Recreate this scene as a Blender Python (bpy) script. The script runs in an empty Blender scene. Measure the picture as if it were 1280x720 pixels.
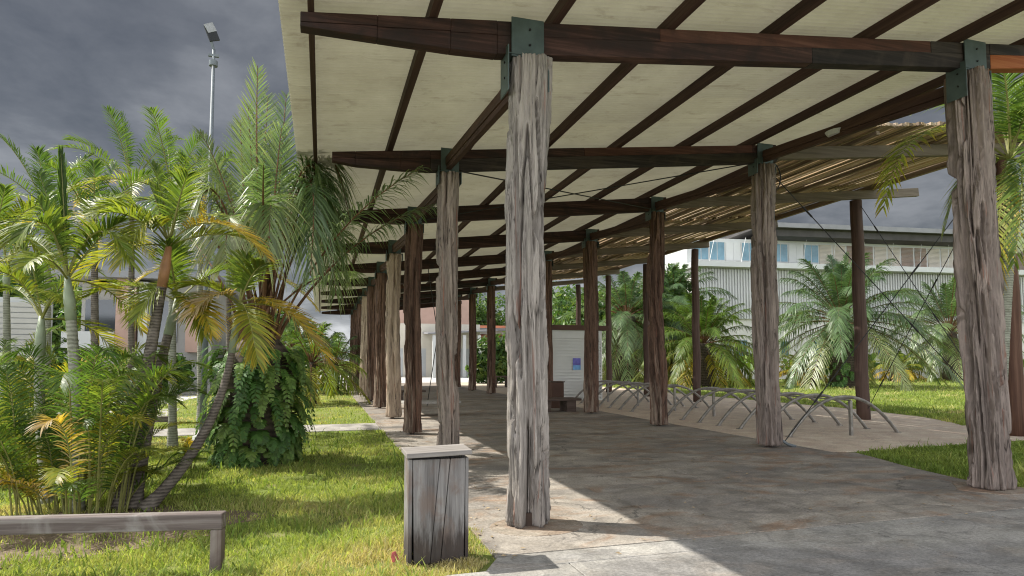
import bpy, bmesh, math, random
import numpy as np
from mathutils import Vector, noise

# ------------------------------------------------------------------ camera, sky, sun, exposure
scene = bpy.context.scene
COL = scene.collection
CAM_H, FPX, PITCH, YAW, SHIFT_PX = 1.6, 789.4, 0.06, 0.2924, 44.9

cam_data = bpy.data.cameras.new("camera")
cam_data.sensor_width = 36.0
cam_data.lens = 36.0 * FPX / 1280.0
cam_data.shift_y = SHIFT_PX / 1280.0
cam_data.clip_start, cam_data.clip_end = 0.05, 6000.0
cam = bpy.data.objects.new("camera", cam_data)
cam.location = (0, 0, CAM_H)
cam.rotation_euler = (math.pi / 2 + PITCH, 0, -YAW)
COL.objects.link(cam)
scene.camera = cam

SUN_TRAVEL = Vector((0.70, -0.375, -1.0)).normalized()      # the way the light goes
to_sun = -SUN_TRAVEL
sun_el = math.asin(to_sun.z)
sun_az = math.atan2(to_sun.x, to_sun.y)                      # clockwise from +Y

world = bpy.data.worlds.new("World")
scene.world = world
world.use_nodes = True
wn, wl = world.node_tree.nodes, world.node_tree.links
for n in list(wn):
    wn.remove(n)
w_out = wn.new('ShaderNodeOutputWorld')
w_bg = wn.new('ShaderNodeBackground')
w_bg.inputs['Strength'].default_value = 0.08
sky = wn.new('ShaderNodeTexSky')
sky.sky_type = 'NISHITA'
sky.sun_disc = False
sky.sun_elevation = sun_el
sky.sun_rotation = sun_az
w_tc = wn.new('ShaderNodeTexCoord')


def wmath(op, a, b=None, c=None):
    n = wn.new('ShaderNodeMath'); n.operation = op
    for i, v in enumerate((a, b, c)):
        if v is None: continue
        if isinstance(v, (int, float)): n.inputs[i].default_value = v
        else: wl.new(v, n.inputs[i])
    return n.outputs[0]


sep = wn.new('ShaderNodeSeparateXYZ'); wl.new(w_tc.outputs['Generated'], sep.inputs[0])
zz = wmath('MAXIMUM', sep.outputs[2], 0.0)
den = wmath('ADD', zz, 0.20)
comb = wn.new('ShaderNodeCombineXYZ')
wl.new(wmath('DIVIDE', sep.outputs[0], den), comb.inputs[0])
wl.new(wmath('DIVIDE', sep.outputs[1], den), comb.inputs[1])
def wnoise(scale, detail, rough, dist=0.0):
    n = wn.new('ShaderNodeTexNoise')
    n.inputs['Scale'].default_value = scale; n.inputs['Detail'].default_value = detail
    n.inputs['Roughness'].default_value = rough; n.inputs['Distortion'].default_value = dist
    wl.new(comb.outputs[0], n.inputs['Vector'])
    return n.outputs['Fac']
n1 = wnoise(1.15, 7, 0.55, 0.35)
n2 = wnoise(3.2, 6, 0.6, 0.2)
cv = wmath('ADD', wmath('MULTIPLY', n1, 0.68), wmath('MULTIPLY', n2, 0.32))
c_ramp = wn.new('ShaderNodeValToRGB')
e = c_ramp.color_ramp.elements
e[0].position, e[0].color = 0.40, (0.70, 0.74, 0.82, 1)
e[1].position, e[1].color = 0.63, (2.45, 2.5, 2.6, 1)
m = c_ramp.color_ramp.elements.new(0.50); m.color = (1.24, 1.28, 1.37, 1)
wl.new(cv, c_ramp.inputs[0])
# brighter clear band low over the horizon, plus unseen bright lobes added behind the camera to fill the shade
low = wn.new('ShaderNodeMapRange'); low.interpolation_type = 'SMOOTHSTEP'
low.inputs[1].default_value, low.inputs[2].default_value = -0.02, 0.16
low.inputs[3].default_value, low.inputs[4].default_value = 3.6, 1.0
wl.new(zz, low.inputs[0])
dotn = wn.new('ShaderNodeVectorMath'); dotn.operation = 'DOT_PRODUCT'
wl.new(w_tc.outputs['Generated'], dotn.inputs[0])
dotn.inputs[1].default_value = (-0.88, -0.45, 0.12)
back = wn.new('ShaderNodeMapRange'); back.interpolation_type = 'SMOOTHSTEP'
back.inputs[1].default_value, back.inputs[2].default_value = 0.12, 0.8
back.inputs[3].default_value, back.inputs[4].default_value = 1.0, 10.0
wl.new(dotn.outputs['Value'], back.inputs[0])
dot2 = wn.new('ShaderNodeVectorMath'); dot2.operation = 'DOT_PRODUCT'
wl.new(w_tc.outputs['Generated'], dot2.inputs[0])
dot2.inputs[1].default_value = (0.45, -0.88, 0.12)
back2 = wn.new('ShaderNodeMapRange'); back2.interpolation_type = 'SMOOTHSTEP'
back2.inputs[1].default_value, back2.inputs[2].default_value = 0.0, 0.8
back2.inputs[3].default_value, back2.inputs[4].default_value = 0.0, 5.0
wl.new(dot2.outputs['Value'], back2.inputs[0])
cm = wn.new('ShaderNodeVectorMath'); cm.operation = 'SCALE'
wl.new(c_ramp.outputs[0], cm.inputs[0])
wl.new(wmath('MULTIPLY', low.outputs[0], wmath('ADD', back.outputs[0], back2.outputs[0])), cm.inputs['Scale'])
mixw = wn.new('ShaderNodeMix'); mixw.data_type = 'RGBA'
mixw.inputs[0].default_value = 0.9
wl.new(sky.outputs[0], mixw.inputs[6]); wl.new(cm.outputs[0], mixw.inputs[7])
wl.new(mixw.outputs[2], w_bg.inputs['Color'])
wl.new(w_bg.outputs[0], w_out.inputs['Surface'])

sun_data = bpy.data.lights.new("sun", 'SUN')
sun_data.energy = 4.6
sun_data.angle = math.radians(0.6)
sun_data.color = (1.0, 0.95, 0.86)
sun = bpy.data.objects.new("sun", sun_data)
sun.rotation_euler = SUN_TRAVEL.to_track_quat('-Z', 'Y').to_euler()
sun.location = (-20, 20, 40)
COL.objects.link(sun)

vs = scene.view_settings
vs.view_transform = 'Standard'
vs.look = 'None'
vs.exposure = 0.62
vs.gamma = 1.0
vs.use_curve_mapping = False
scene.render.engine = 'CYCLES'
scene.cycles.use_denoising = True
scene.cycles.denoising_prefilter = "NONE"
scene.cycles.denoising_input_passes = "RGB_ALBEDO_NORMAL"
scene.cycles.filter_width = 1.1
scene.cycles.use_adaptive_sampling = False
scene.cycles.sample_clamp_indirect = 4.0
scene.cycles.caustics_reflective = False
scene.cycles.caustics_refractive = False
scene.cycles.max_bounces = 8
scene.cycles.diffuse_bounces = 5
scene.cycles.transmission_bounces = 5

# ------------------------------------------------------------------ helpers


def ray(u, v):
    x = (u - 640) / FPX; z = -(v - 360 - SHIFT_PX) / FPX
    d = math.cos(PITCH) - z * math.sin(PITCH); zr = math.sin(PITCH) + z * math.cos(PITCH)
    return Vector((x * math.cos(YAW) + d * math.sin(YAW), -x * math.sin(YAW) + d * math.cos(YAW), zr))


def gnd(u, v, z=0.0):
    r = ray(u, v); return Vector((0, 0, CAM_H)) + r * ((z - CAM_H) / r.z)


def at(u, v, Y):
    r = ray(u, v); return Vector((0, 0, CAM_H)) + r * (Y / r.y)


def tag(o, label=None, cat=None, group=None, kind=None):
    if label: o['label'] = label
    if cat: o['category'] = cat
    if group: o['group'] = group
    if kind: o['kind'] = kind
    return o


def thing(name, label, cat, loc=(0, 0, 0), rz=0.0, group=None):
    o = bpy.data.objects.new(name, None)
    o.location = loc; o.rotation_euler = (0, 0, rz); o.empty_display_size = 0.2
    COL.objects.link(o)
    return tag(o, label, cat, group)


class MB:
    """collects faces; build() links them as one mesh object"""
    def __init__(s): s.v, s.f, s.m, s.n = [], [], [], 0
    def add(s, verts, faces, mi=0):
        s.v.extend([tuple(p) for p in verts])
        for f in faces:
            s.f.append([i + s.n for i in f]); s.m.append(mi)
        s.n += len(verts)
        return s
    def box(s, x0, x1, y0, y1, z0, z1, mi=0):
        v = [(x0, y0, z0), (x1, y0, z0), (x1, y1, z0), (x0, y1, z0), (x0, y0, z1), (x1, y0, z1), (x1, y1, z1), (x0, y1, z1)]
        return s.add(v, HEX, mi)
    def bar(s, p0, p1, w, h, mi=0, up=(0, 0, 1)):
        p0, p1 = Vector(p0), Vector(p1); t = (p1 - p0).normalized(); u = Vector(up)
        if abs(t.dot(u)) > .98: u = Vector((0, 1, 0))
        sd = t.cross(u).normalized(); u = sd.cross(t)
        v = []
        for p in (p0, p1):
            for a, b in ((-1, -1), (1, -1), (1, 1), (-1, 1)):
                v.append(p + sd * a * w / 2 + u * b * h / 2)
        return s.add(v, [(0, 1, 2, 3), (7, 6, 5, 4), (0, 4, 5, 1), (1, 5, 6, 2), (2, 6, 7, 3), (3, 7, 4, 0)], mi)
    def tube(s, pts, r, n=8, mi=0, cap=True):
        pts = [Vector(p) for p in pts]; rs = r if isinstance(r, (list, tuple)) else [r] * len(pts)
        v, f = [], []
        ref = Vector((0.3, 0.9, 0.1)).normalized()
        for i, p in enumerate(pts):
            t = (pts[min(i + 1, len(pts) - 1)] - pts[max(i - 1, 0)]).normalized()
            if abs(t.dot(ref)) > .95: ref = Vector((1, 0, 0))
            a = (ref - t * ref.dot(t)).normalized(); b = t.cross(a); ref = a
            for k in range(n):
                w = 2 * math.pi * k / n
                v.append(p + (a * math.cos(w) + b * math.sin(w)) * rs[i])
        for i in range(len(pts) - 1):
            for k in range(n):
                f.append((i * n + k, i * n + (k + 1) % n, (i + 1) * n + (k + 1) % n, (i + 1) * n + k))
        if cap:
            f.append(tuple(reversed(range(n)))); f.append(tuple(range((len(pts) - 1) * n, len(pts) * n)))
        return s.add(v, f, mi)
    def prism(s, poly, z0, z1, mi=0):
        n = len(poly)
        v = [(p[0], p[1], z0) for p in poly] + [(p[0], p[1], z1) for p in poly]
        f = [tuple(reversed(range(n))), tuple(range(n, 2 * n))] + [(i, (i + 1) % n, n + (i + 1) % n, n + i) for i in range(n)]
        return s.add(v, f, mi)
    def build(s, name, mats, parent=None, smooth=False, bevel=0.0, local=None):
        me = bpy.data.meshes.new(name)
        off = Vector(local) if local is not None else Vector((0, 0, 0))
        vv = [(p[0] - off[0], p[1] - off[1], p[2] - off[2]) for p in s.v]
        me.from_pydata(vv, [], s.f)
        for mt in (mats if isinstance(mats, (list, tuple)) else [mats]): me.materials.append(mt)
        me.polygons.foreach_set('material_index', s.m)
        if smooth: me.polygons.foreach_set('use_smooth', [True] * len(s.f))
        me.update()
        o = bpy.data.objects.new(name, me); COL.objects.link(o)
        if parent is not None: o.parent = parent
        if bevel:
            b = o.modifiers.new('bevel', 'BEVEL'); b.width = bevel; b.segments = 2; b.limit_method = 'ANGLE'
        return o


HEX = [(3, 2, 1, 0), (4, 5, 6, 7), (0, 1, 5, 4), (1, 2, 6, 5), (2, 3, 7, 6), (3, 0, 4, 7)]

# ------------------------------------------------------------------ materials


class NT:
    def __init__(s, name):
        s.mat = bpy.data.materials.new(name); s.mat.use_nodes = True
        s.n, s.l = s.mat.node_tree.nodes, s.mat.node_tree.links
        s.b = s.n['Principled BSDF']; s.out = s.n['Material Output']
        s.tc = s.n.new('ShaderNodeTexCoord')
    def mapping(s, scale, src='Object'):
        m = s.n.new('ShaderNodeMapping'); m.inputs['Scale'].default_value = scale
        s.l.new(s.tc.outputs[src], m.inputs[0]); return m.outputs[0]
    def noise(s, vec, scale, detail=4, rough=.55, dist=0.0, out='Fac'):
        n = s.n.new('ShaderNodeTexNoise'); n.inputs['Scale'].default_value = scale
        n.inputs['Detail'].default_value = detail; n.inputs['Roughness'].default_value = rough
        n.inputs['Distortion'].default_value = dist
        if vec is not None: s.l.new(vec, n.inputs['Vector'])
        return n.outputs[out]
    def ramp(s, fac, stops):
        r = s.n.new('ShaderNodeValToRGB'); els = r.color_ramp.elements
        for i, (p, c) in enumerate(stops):
            c = (c[0], c[1], c[2], 1) if not isinstance(c, (int, float)) else (c, c, c, 1)
            if i < 2: els[i].position, els[i].color = p, c
            else:
                el = els.new(p); el.color = c
        s.l.new(fac, r.inputs[0]); return r.outputs[0]
    def mix(s, fac, a, b, mode='MIX'):
        m = s.n.new('ShaderNodeMix'); m.data_type = 'RGBA'; m.blend_type = mode
        for i, v in ((0, fac), (6, a), (7, b)):
            if isinstance(v, (int, float)): m.inputs[i].default_value = v
            elif isinstance(v, tuple): m.inputs[i].default_value = (*v[:3], 1)
            else: s.l.new(v, m.inputs[i])
        return m.outputs[2]
    def math(s, op, a, b=None):
        n = s.n.new('ShaderNodeMath'); n.operation = op
        for i, v in enumerate((a, b)):
            if v is None: continue
            if isinstance(v, (int, float)): n.inputs[i].default_value = v
            else: s.l.new(v, n.inputs[i])
        return n.outputs[0]
    def bump(s, h, strength=.3, dist=.01):
        b = s.n.new('ShaderNodeBump'); b.inputs['Strength'].default_value = strength; b.inputs['Distance'].default_value = dist
        s.l.new(h, b.inputs['Height']); s.l.new(b.outputs[0], s.b.inputs['Normal']); return b.outputs[0]
    def set(s, color=None, rough=.8, metal=0.0, spec=.3):
        if color is not None:
            if isinstance(color, tuple): s.b.inputs['Base Color'].default_value = (*color[:3], 1)
            else: s.l.new(color, s.b.inputs['Base Color'])
        if isinstance(rough, (int, float)): s.b.inputs['Roughness'].default_value = rough
        else: s.l.new(rough, s.b.inputs['Roughness'])
        s.b.inputs['Metallic'].default_value = metal
        s.b.inputs['Specular IOR Level'].default_value = spec
        return s.mat


def wood(name, cols, axis, fine=30.0, patch=None, rough=.75, bump=.35):
    t = NT(name)
    sc = [fine, fine, fine]; sc[axis] = fine * .035
    v = t.mapping(tuple(sc)); g = t.noise(v, 1.0, 6, .65, .4)
    v2 = t.mapping(tuple(x * .25 for x in sc)); g2 = t.noise(v2, 1.0, 4, .6, .3)
    c = t.ramp(t.math('ADD', t.math('MULTIPLY', g, .55), t.math('MULTIPLY', g2, .45)), [(.33, cols[0]), (.66, cols[2]), (.5, cols[1])])
    if patch:
        pn = t.noise(t.mapping((.9, .9, .9)), 2.3, 5, .6, .5)
        c = t.mix(t.ramp(pn, [(.48, 0.0), (.62, patch[1])]), c, patch[0])
    t.bump(g, bump, .01)
    return t.set(c, rough)


def plain(name, col, rough=.6, metal=0.0, var=.25, scale=3.0, spec=.3):
    t = NT(name)
    n = t.noise(t.mapping((1, 1, 1)), scale, 6, .6)
    lo = tuple(x * (1 - var) for x in col); hi = tuple(min(1, x * (1 + var)) for x in col)
    return t.set(t.ramp(n, [(.3, lo), (.7, hi)]), rough, metal, spec)


M = {}
M['beam_x'] = wood('dark_timber_across', [(.012, .007, .006), (.040, .019, .015), (.095, .048, .038)], 0, 30, patch=((.018, .013, .012), .7))
M['beam_red'] = wood('reddish_timber', [(.030, .014, .010), (.080, .033, .023), (.14, .064, .046)], 0, 30, patch=((.05, .026, .02), .6))
M['beam_black'] = wood('blackened_timber', [(.009, .008, .008), (.026, .020, .018), (.075, .06, .052)], 0, 26, patch=((.06, .045, .036), .6))
M['beam_orange'] = wood('orange_timber', [(.16, .04, .015), (.30, .085, .025), (.38, .14, .05)], 0, 22)
M['beam_y'] = wood('dark_timber_along', [(.028, .015, .012), (.06, .030, .022), (.10, .055, .038)], 1, 24)
M['purlin'] = wood('purlin_timber', [(.030, .016, .013), (.060, .032, .025), (.095, .055, .042)], 1, 24)
M['grey_beam'] = wood('grey_pergola_timber', [(.075, .06, .045), (.14, .115, .085), (.21, .175, .13)], 0, 24)
M['grey_beam_y'] = wood('grey_pergola_timber_along', [(.12, .088, .062), (.20, .152, .108), (.29, .23, .17)], 1, 24)
M['slat'] = wood('split_slat_timber', [(.22, .145, .085), (.42, .295, .18), (.58, .44, .29)], 1, 30, patch=((.20, .165, .135), .6))
M['slat_light'] = wood('pale_split_slat_timber', [(.27, .20, .135), (.48, .375, .26), (.62, .51, .39)], 1, 30, patch=((.28, .22, .17), .5))
M['slat_dark'] = wood('dark_split_slat_timber', [(.07, .048, .034), (.15, .105, .07), (.26, .195, .14)], 1, 30, patch=((.10, .08, .06), .5))
M['box_wood'] = wood('weathered_grey_board', [(.10, .092, .088), (.20, .188, .18), (.31, .295, .28)], 2, 42, patch=((.13, .10, .088), .7))
t = NT('weathered_bin_board')
g = t.noise(t.mapping((42, 42, 1.6)), 1.0, 6, .65, .4); g2 = t.noise(t.mapping((9, 9, .8)), 1.0, 4, .6, .3)
c = t.ramp(t.math('ADD', t.math('MULTIPLY', g, .5), t.math('MULTIPLY', g2, .5)), [(.35, (.075, .068, .064)), (.64, (.29, .28, .265)), (.5, (.185, .175, .168))])
pn = t.noise(t.mapping((3, 3, 2)), 2.0, 5, .6, .5)
c = t.mix(t.ramp(pn, [(.48, 0.0), (.62, .6)]), c, (.15, .105, .082))
spz = t.n.new('ShaderNodeSeparateXYZ'); t.l.new(t.tc.outputs['Object'], spz.inputs[0])
dz_ = t.math('SUBTRACT', t.math('ADD', t.math('MULTIPLY', t.noise(t.mapping((26, 26, 3)), 1.0, 5, .7), .75), .02), spz.outputs[2])
c = t.mix(t.ramp(dz_, [(.05, 0.0), (.22, .85)]), c, (.035, .026, .022))           # mud splashed up from the lawn
t.bump(g, .4, .01)
M['box_wood'] = t.set(c, .8)
M['lid_wood'] = wood('weathered_lid_board', [(.13, .115, .105), (.235, .215, .198), (.35, .325, .30)], 0, 42)
M['rail_wood'] = wood('weathered_rail_timber', [(.06, .045, .040), (.135, .108, .098), (.28, .25, .23)], 0, 30, patch=((.30, .28, .26), .7))
M['rail_post'] = wood('weathered_rail_post', [(.085, .06, .05), (.17, .135, .115), (.27, .235, .21)], 2, 34, patch=((.09, .06, .05), .6))
M['bench_wood'] = wood('bench_timber', [(.05, .034, .026), (.10, .07, .055), (.16, .12, .095)], 0, 26)
M['thin_post'] = wood('smooth_brown_post', [(.040, .024, .018), (.085, .052, .040), (.13, .085, .066)], 2, 30)
M['red_post'] = wood('reddish_brown_post', [(.045, .022, .015), (.105, .052, .034), (.17, .095, .065)], 2, 26)


def post_wood(name, grey, brown, h_mix, seed):
    """natural trunk timber: the weather greys it from the foot upward, the sheltered top keeps its brown"""
    t = NT(name)
    g = t.noise(t.mapping((30, 30, 3.2)), 1.0, 8, .75, .8)
    g2 = t.noise(t.mapping((7, 7, .45)), 1.0, 5, .6, .5)
    f = t.math('ADD', t.math('MULTIPLY', g, .5), t.math('MULTIPLY', g2, .5))
    cg = t.ramp(f, [(.36, tuple(x * .5 for x in grey)), (.61, tuple(min(1, x * 1.4) for x in grey)), (.48, tuple(x * .98 for x in grey))])
    cb = t.ramp(f, [(.38, tuple(x * .28 for x in brown)), (.60, tuple(x * 1.9 for x in brown)), (.48, brown)])
    sp = t.n.new('ShaderNodeSeparateXYZ'); t.l.new(t.tc.outputs['Object'], sp.inputs[0])
    pn = t.noise(t.mapping((4.5, 4.5, .7)), 1.0, 5, .6, .3)
    hz = t.math('ADD', t.math('MULTIPLY', sp.outputs[2], .22), t.math('MULTIPLY', pn, 1.7))
    c = t.mix(t.ramp(hz, [(h_mix - .12, 0.0), (h_mix + .2, 1.0)]), cg, cb)
    for k_, (sc_, wd_) in enumerate((((11, 11, .5), .020), ((30, 30, 1.0), .026))):
        cn = t.noise(t.mapping(sc_), 1.0, 3, .55, .35)
        cf = t.ramp(t.math('ABSOLUTE', t.math('SUBTRACT', cn, .5)), [(0.0, 1.0), (wd_, 0.0)])
        gate = t.ramp(t.noise(t.mapping((5, 5, .8)), 1.3, 3), [(.46, 0.0), (.56, .9 if k_ == 0 else .6)])
        c = t.mix(t.math('MULTIPLY', cf, gate), c, (.022, .016, .013))
    st = t.noise(t.mapping((16, 16, .55)), 1.0, 3, .6, .3)
    c = t.mix(t.ramp(st, [(.62, 0.0), (.7, .75)]), c, (.23, .105, .07))
    t.bump(g, .55, .012)
    return t.set(c, .85)


M['post_grey'] = post_wood('silver_grey_trunk', (.27, .243, .218), (.13, .088, .068), 1.30, 1)
M['post_grey2'] = post_wood('grey_brown_trunk', (.235, .19, .162), (.14, .098, .078), 1.6, 2)
M['post_mixed'] = post_wood('half_weathered_trunk', (.25, .205, .17), (.125, .078, .056), 1.22, 5)
M['post_brown'] = post_wood('brown_trunk', (.27, .205, .155), (.105, .062, .043), .98, 3)
M['post_pale'] = post_wood('pale_brown_trunk', (.36, .28, .21), (.19, .12, .08), 1.15, 4)

M['steel'] = plain('green_grey_steel', (.085, .115, .112), .5, .35, .2, 6)
M['steel_foot'] = plain('rusted_foot', (.06, .04, .03), .7, .2, .4, 8)
M['bolt'] = plain('dark_bolt', (.02, .02, .02), .5, .5)
M['galv'] = plain('galvanised_steel', (.25, .235, .21), .42, .6, .35, 9)
M['pipe_grey'] = plain('grey_pipe', (.16, .18, .185), .5, .2)
M['cable'] = plain('dark_cable', (.03, .03, .03), .6, .3)
M['pole'] = plain('pole_grey', (.15, .17, .185), .6, .1)
M['lamp_black'] = plain('lamp_housing', (.025, .027, .03), .5, .2)
M['lamp_glass'] = plain('lamp_glass', (.30, .31, .33), .25, .0, .15, 14)
M['white_paint'] = plain('white_paint', (.54, .55, .54), .6, 0, .06, .7)
M['white_wall'] = plain('off_white_wall', (.66, .64, .60), .85, 0, .10, .5)
M['dull_wall'] = plain('dull_white_wall', (.40, .39, .365), .85, 0, .18, .6)
M['cream_wall'] = plain('cream_wall', (.56, .52, .44), .85, 0, .10, .5)
M['pink_wall'] = plain('salmon_wall', (.46, .31, .25), .85, 0, .12, .6)
M['grey_wall'] = plain('grey_wall', (.42, .43, .43), .85, 0, .12, .6)
M['dark_roof'] = plain('dark_roof', (.075, .07, .07), .7, 0, .25, .8)
M['roof_grey'] = plain('grey_roof', (.24, .24, .25), .6, .2, .15, .8)
M['fascia'] = plain('brown_fascia', (.085, .045, .03), .7, 0, .25, 2)
M['cladding'] = plain('ribbed_cladding', (.52, .525, .51), .5, .15, .08, .5)
M['louver'] = plain('beige_louver', (.52, .47, .40), .6, 0, .1, 1)
M['louver_brown'] = plain('brown_louver', (.26, .19, .15), .6, 0, .15, 1)
M['teal_glass'] = plain('teal_glass', (.012, .085, .10), .12, 0, .2, 1, .6)
M['blue_glass'] = plain('blue_glass', (.15, .27, .34), .15, 0, .35, .5, .6)
M['dark_glass'] = plain('dark_glass', (.025, .035, .04), .12, 0, .2, 1, .6)
M['siding'] = plain('white_siding', (.62, .62, .58), .5, .1, .07, 1.2)
M['dry_leaf'] = plain('dry_leaf', (.30, .23, .14), .8, 0, .7, 2)
M['dead_leaf'] = plain('red_leaf', (.42, .10, .09), .6, 0, .5, 30)

# roofing: thin fibreglass that glows a little with the daylight above it
t = NT('cream_corrugated_sheet')
n = t.noise(t.mapping((.9, 1.1, 1)), .8, 6, .65, .3)
n2 = t.noise(t.mapping((1.2, 1.2, 1)), 3.0, 6, .7)
cc = t.ramp(t.math('ADD', t.math('MULTIPLY', n, .6), t.math('MULTIPLY', n2, .4)), [(.3, (.36, .34, .25)), (.7, (.50, .485, .375))])
spx = t.n.new('ShaderNodeSeparateXYZ'); t.l.new(t.tc.outputs['Object'], spx.inputs[0])
wn_ = t.n.new('ShaderNodeTexWhiteNoise'); wn_.noise_dimensions = '2D'
cx_ = t.n.new('ShaderNodeCombineXYZ'); t.l.new(t.math('FLOOR', t.math('DIVIDE', spx.outputs[1], 1.067)), cx_.inputs[0]); t.l.new(t.math('FLOOR', t.math('DIVIDE', spx.outputs[0], 2.6)), cx_.inputs[1])
t.l.new(cx_.outputs[0], wn_.inputs['Vector'])
cc = t.mix(t.math('MULTIPLY', wn_.outputs['Value'], .30), cc, (.30, .29, .24))
st_ = t.noise(t.mapping((.7, 2.2, 1)), 1.9, 8, .7, 1.0)
cc = t.mix(t.ramp(st_, [(.56, 0.0), (.72, .55)]), cc, (.20, .17, .115))
t.set(cc, .38)
tr = t.n.new('ShaderNodeBsdfTranslucent'); t.l.new(cc, tr.inputs['Color'])
ms = t.n.new('ShaderNodeMixShader'); ms.inputs[0].default_value = .17
t.l.new(t.b.outputs[0], ms.inputs[1]); t.l.new(tr.outputs[0], ms.inputs[2]); t.l.new(ms.outputs[0], t.out.inputs[0])
M['sheet'] = t.mat


def concrete(name, base, stain, brown, amt=.6, brown_amt=.6, scale=1.0):
    t = NT(name)
    v = t.mapping((1, 1, 1))
    big = t.noise(t.mapping((.55 * scale, .95 * scale, 1)), .8, 7, .62, 1.2)
    mid = t.noise(v, 2.6 * scale, 8, .68, .5)
    fine = t.noise(v, 38, 5, .7)
    grit = t.noise(v, 190, 2, .6)
    c = t.mix(t.ramp(big, [(.40, 0.0), (.60, amt)]), base, stain)
    c = t.mix(t.ramp(t.noise(t.mapping((.8, 1.3, 1)), 1.1, 6, .65, 1.5), [(.5, 0.0), (.64, brown_amt)]), c, brown)
    sh = t.noise(t.mapping((.8, 1.0, 1)), 1.7 * scale, 10, .74, .9)              # sharp edged old stains
    c = t.mix(t.ramp(sh, [(.535, 0.0), (.575, amt * .55)]), c, tuple(x * .72 for x in stain))
    c = t.mix(t.ramp(sh, [(.40, brown_amt * .5), (.44, 0.0)]), c, tuple(min(1, x * 1.12) for x in base))
    vo = t.n.new('ShaderNodeTexVoronoi'); vo.feature = 'DISTANCE_TO_EDGE'; vo.inputs['Scale'].default_value = .42 * scale
    wv_ = t.n.new('ShaderNodeVectorMath'); wv_.operation = 'MULTIPLY_ADD'
    t.l.new(t.noise(v, 1.6, 6, .65, 0, 'Color'), wv_.inputs[0]); wv_.inputs[1].default_value = (.9, .9, 0); t.l.new(v, wv_.inputs[2])
    t.l.new(wv_.outputs[0], vo.inputs['Vector'])
    ck = t.ramp(vo.outputs['Distance'], [(0.0, 1.0), (.004 * scale, 0.0)])
    ckg = t.ramp(t.noise(v, .5, 2), [(.50, 0.0), (.56, .8)])
    c = t.mix(t.math('MULTIPLY', ck, ckg), c, tuple(x * .3 for x in stain))       # hairline cracks
    c = t.mix(.55, c, t.ramp(mid, [(.3, .25), (.7, .78)]), 'OVERLAY')
    c = t.mix(.55, c, t.ramp(fine, [(.32, .25), (.68, .75)]), 'OVERLAY')
    c = t.mix(.45, c, t.ramp(grit, [(.3, .25), (.7, .72)]), 'OVERLAY')
    wet = t.ramp(mid, [(.35, .45), (.6, .8)])
    t.bump(t.math('ADD', t.math('MULTIPLY', fine, .6), t.math('MULTIPLY', grit, .4)), .25, .006)
    return t.set(c, wet, 0, .35)


M['conc_walk'] = concrete('stained_concrete', (.335, .30, .255), (.160, .148, .138), (.24, .15, .092), .72, .72)
M['conc_front'] = concrete('pale_rough_concrete', (.33, .315, .285), (.20, .192, .185), (.31, .26, .21), .8, .4)
M['conc_sand'] = concrete('sandy_concrete', (.64, .53, .42), (.54, .45, .36), (.56, .43, .31), .5, .5)
M['conc_path'] = concrete('grey_path_concrete', (.40, .38, .35), (.28, .265, .245), (.3, .26, .21), .6, .4)
M['conc_plaza'] = concrete('bright_plaza_concrete', (.55, .54, .52), (.48, .47, .45), (.45, .42, .38), .4, .3, .3)
M['conc_collar'] = concrete('collar_concrete', (.30, .26, .21), (.24, .17, .12), (.25, .13, .08), .7, .8, 3)
M['asphalt'] = concrete('old_asphalt', (.085, .083, .08), (.06, .06, .06), (.09, .08, .07), .6, .4, 2)

M['soil'] = concrete('bare_soil', (.19, .14, .095), (.12, .085, .058), (.24, .18, .12), .6, .5, 4)
# soil and lawn under the blades
t = NT('lawn_soil')
v = t.mapping((1, 1, 1))
a = t.noise(v, .35, 6, .6, .6); b_ = t.noise(v, 2.1, 7, .65, .3); c_ = t.noise(v, 45, 4, .7)
g = t.ramp(a, [(.35, (.13, .18, .04)), (.66, (.22, .25, .07))])
g = t.mix(t.ramp(b_, [(.52, 0.0), (.70, .75)]), g, (.27, .22, .13))
g = t.mix(.5, g, t.ramp(c_, [(.3, .2), (.7, .8)]), 'OVERLAY')
t.bump(c_, .5, .03)
M['lawn'] = t.set(g, .95, 0, .1)


def leafmat(name, stops, trans=.35, spec=.35, rough=.45):
    t = NT(name)
    at_ = t.n.new('ShaderNodeAttribute'); at_.attribute_name = 'tint'
    sp = t.n.new('ShaderNodeSeparateColor'); t.l.new(at_.outputs['Color'], sp.inputs[0])
    c = t.ramp(sp.outputs[0], stops)
    hs = t.n.new('ShaderNodeHueSaturation'); t.l.new(c, hs.inputs['Color'])
    t.l.new(t.math('ADD', t.math('MULTIPLY', sp.outputs[1], 1.0), .5), hs.inputs['Value'])
    c = hs.outputs[0]
    t.set(c, rough, 0, spec)
    tl = t.n.new('ShaderNodeBsdfTranslucent')
    t.l.new(t.mix(1.0, c, (1.7, 1.75, .85), 'MULTIPLY'), tl.inputs['Color'])
    ms = t.n.new('ShaderNodeMixShader'); ms.inputs[0].default_value = trans
    t.l.new(t.b.outputs[0], ms.inputs[1]); t.l.new(tl.outputs[0], ms.inputs[2]); t.l.new(ms.outputs[0], t.out.inputs[0])
    return t.mat


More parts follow.
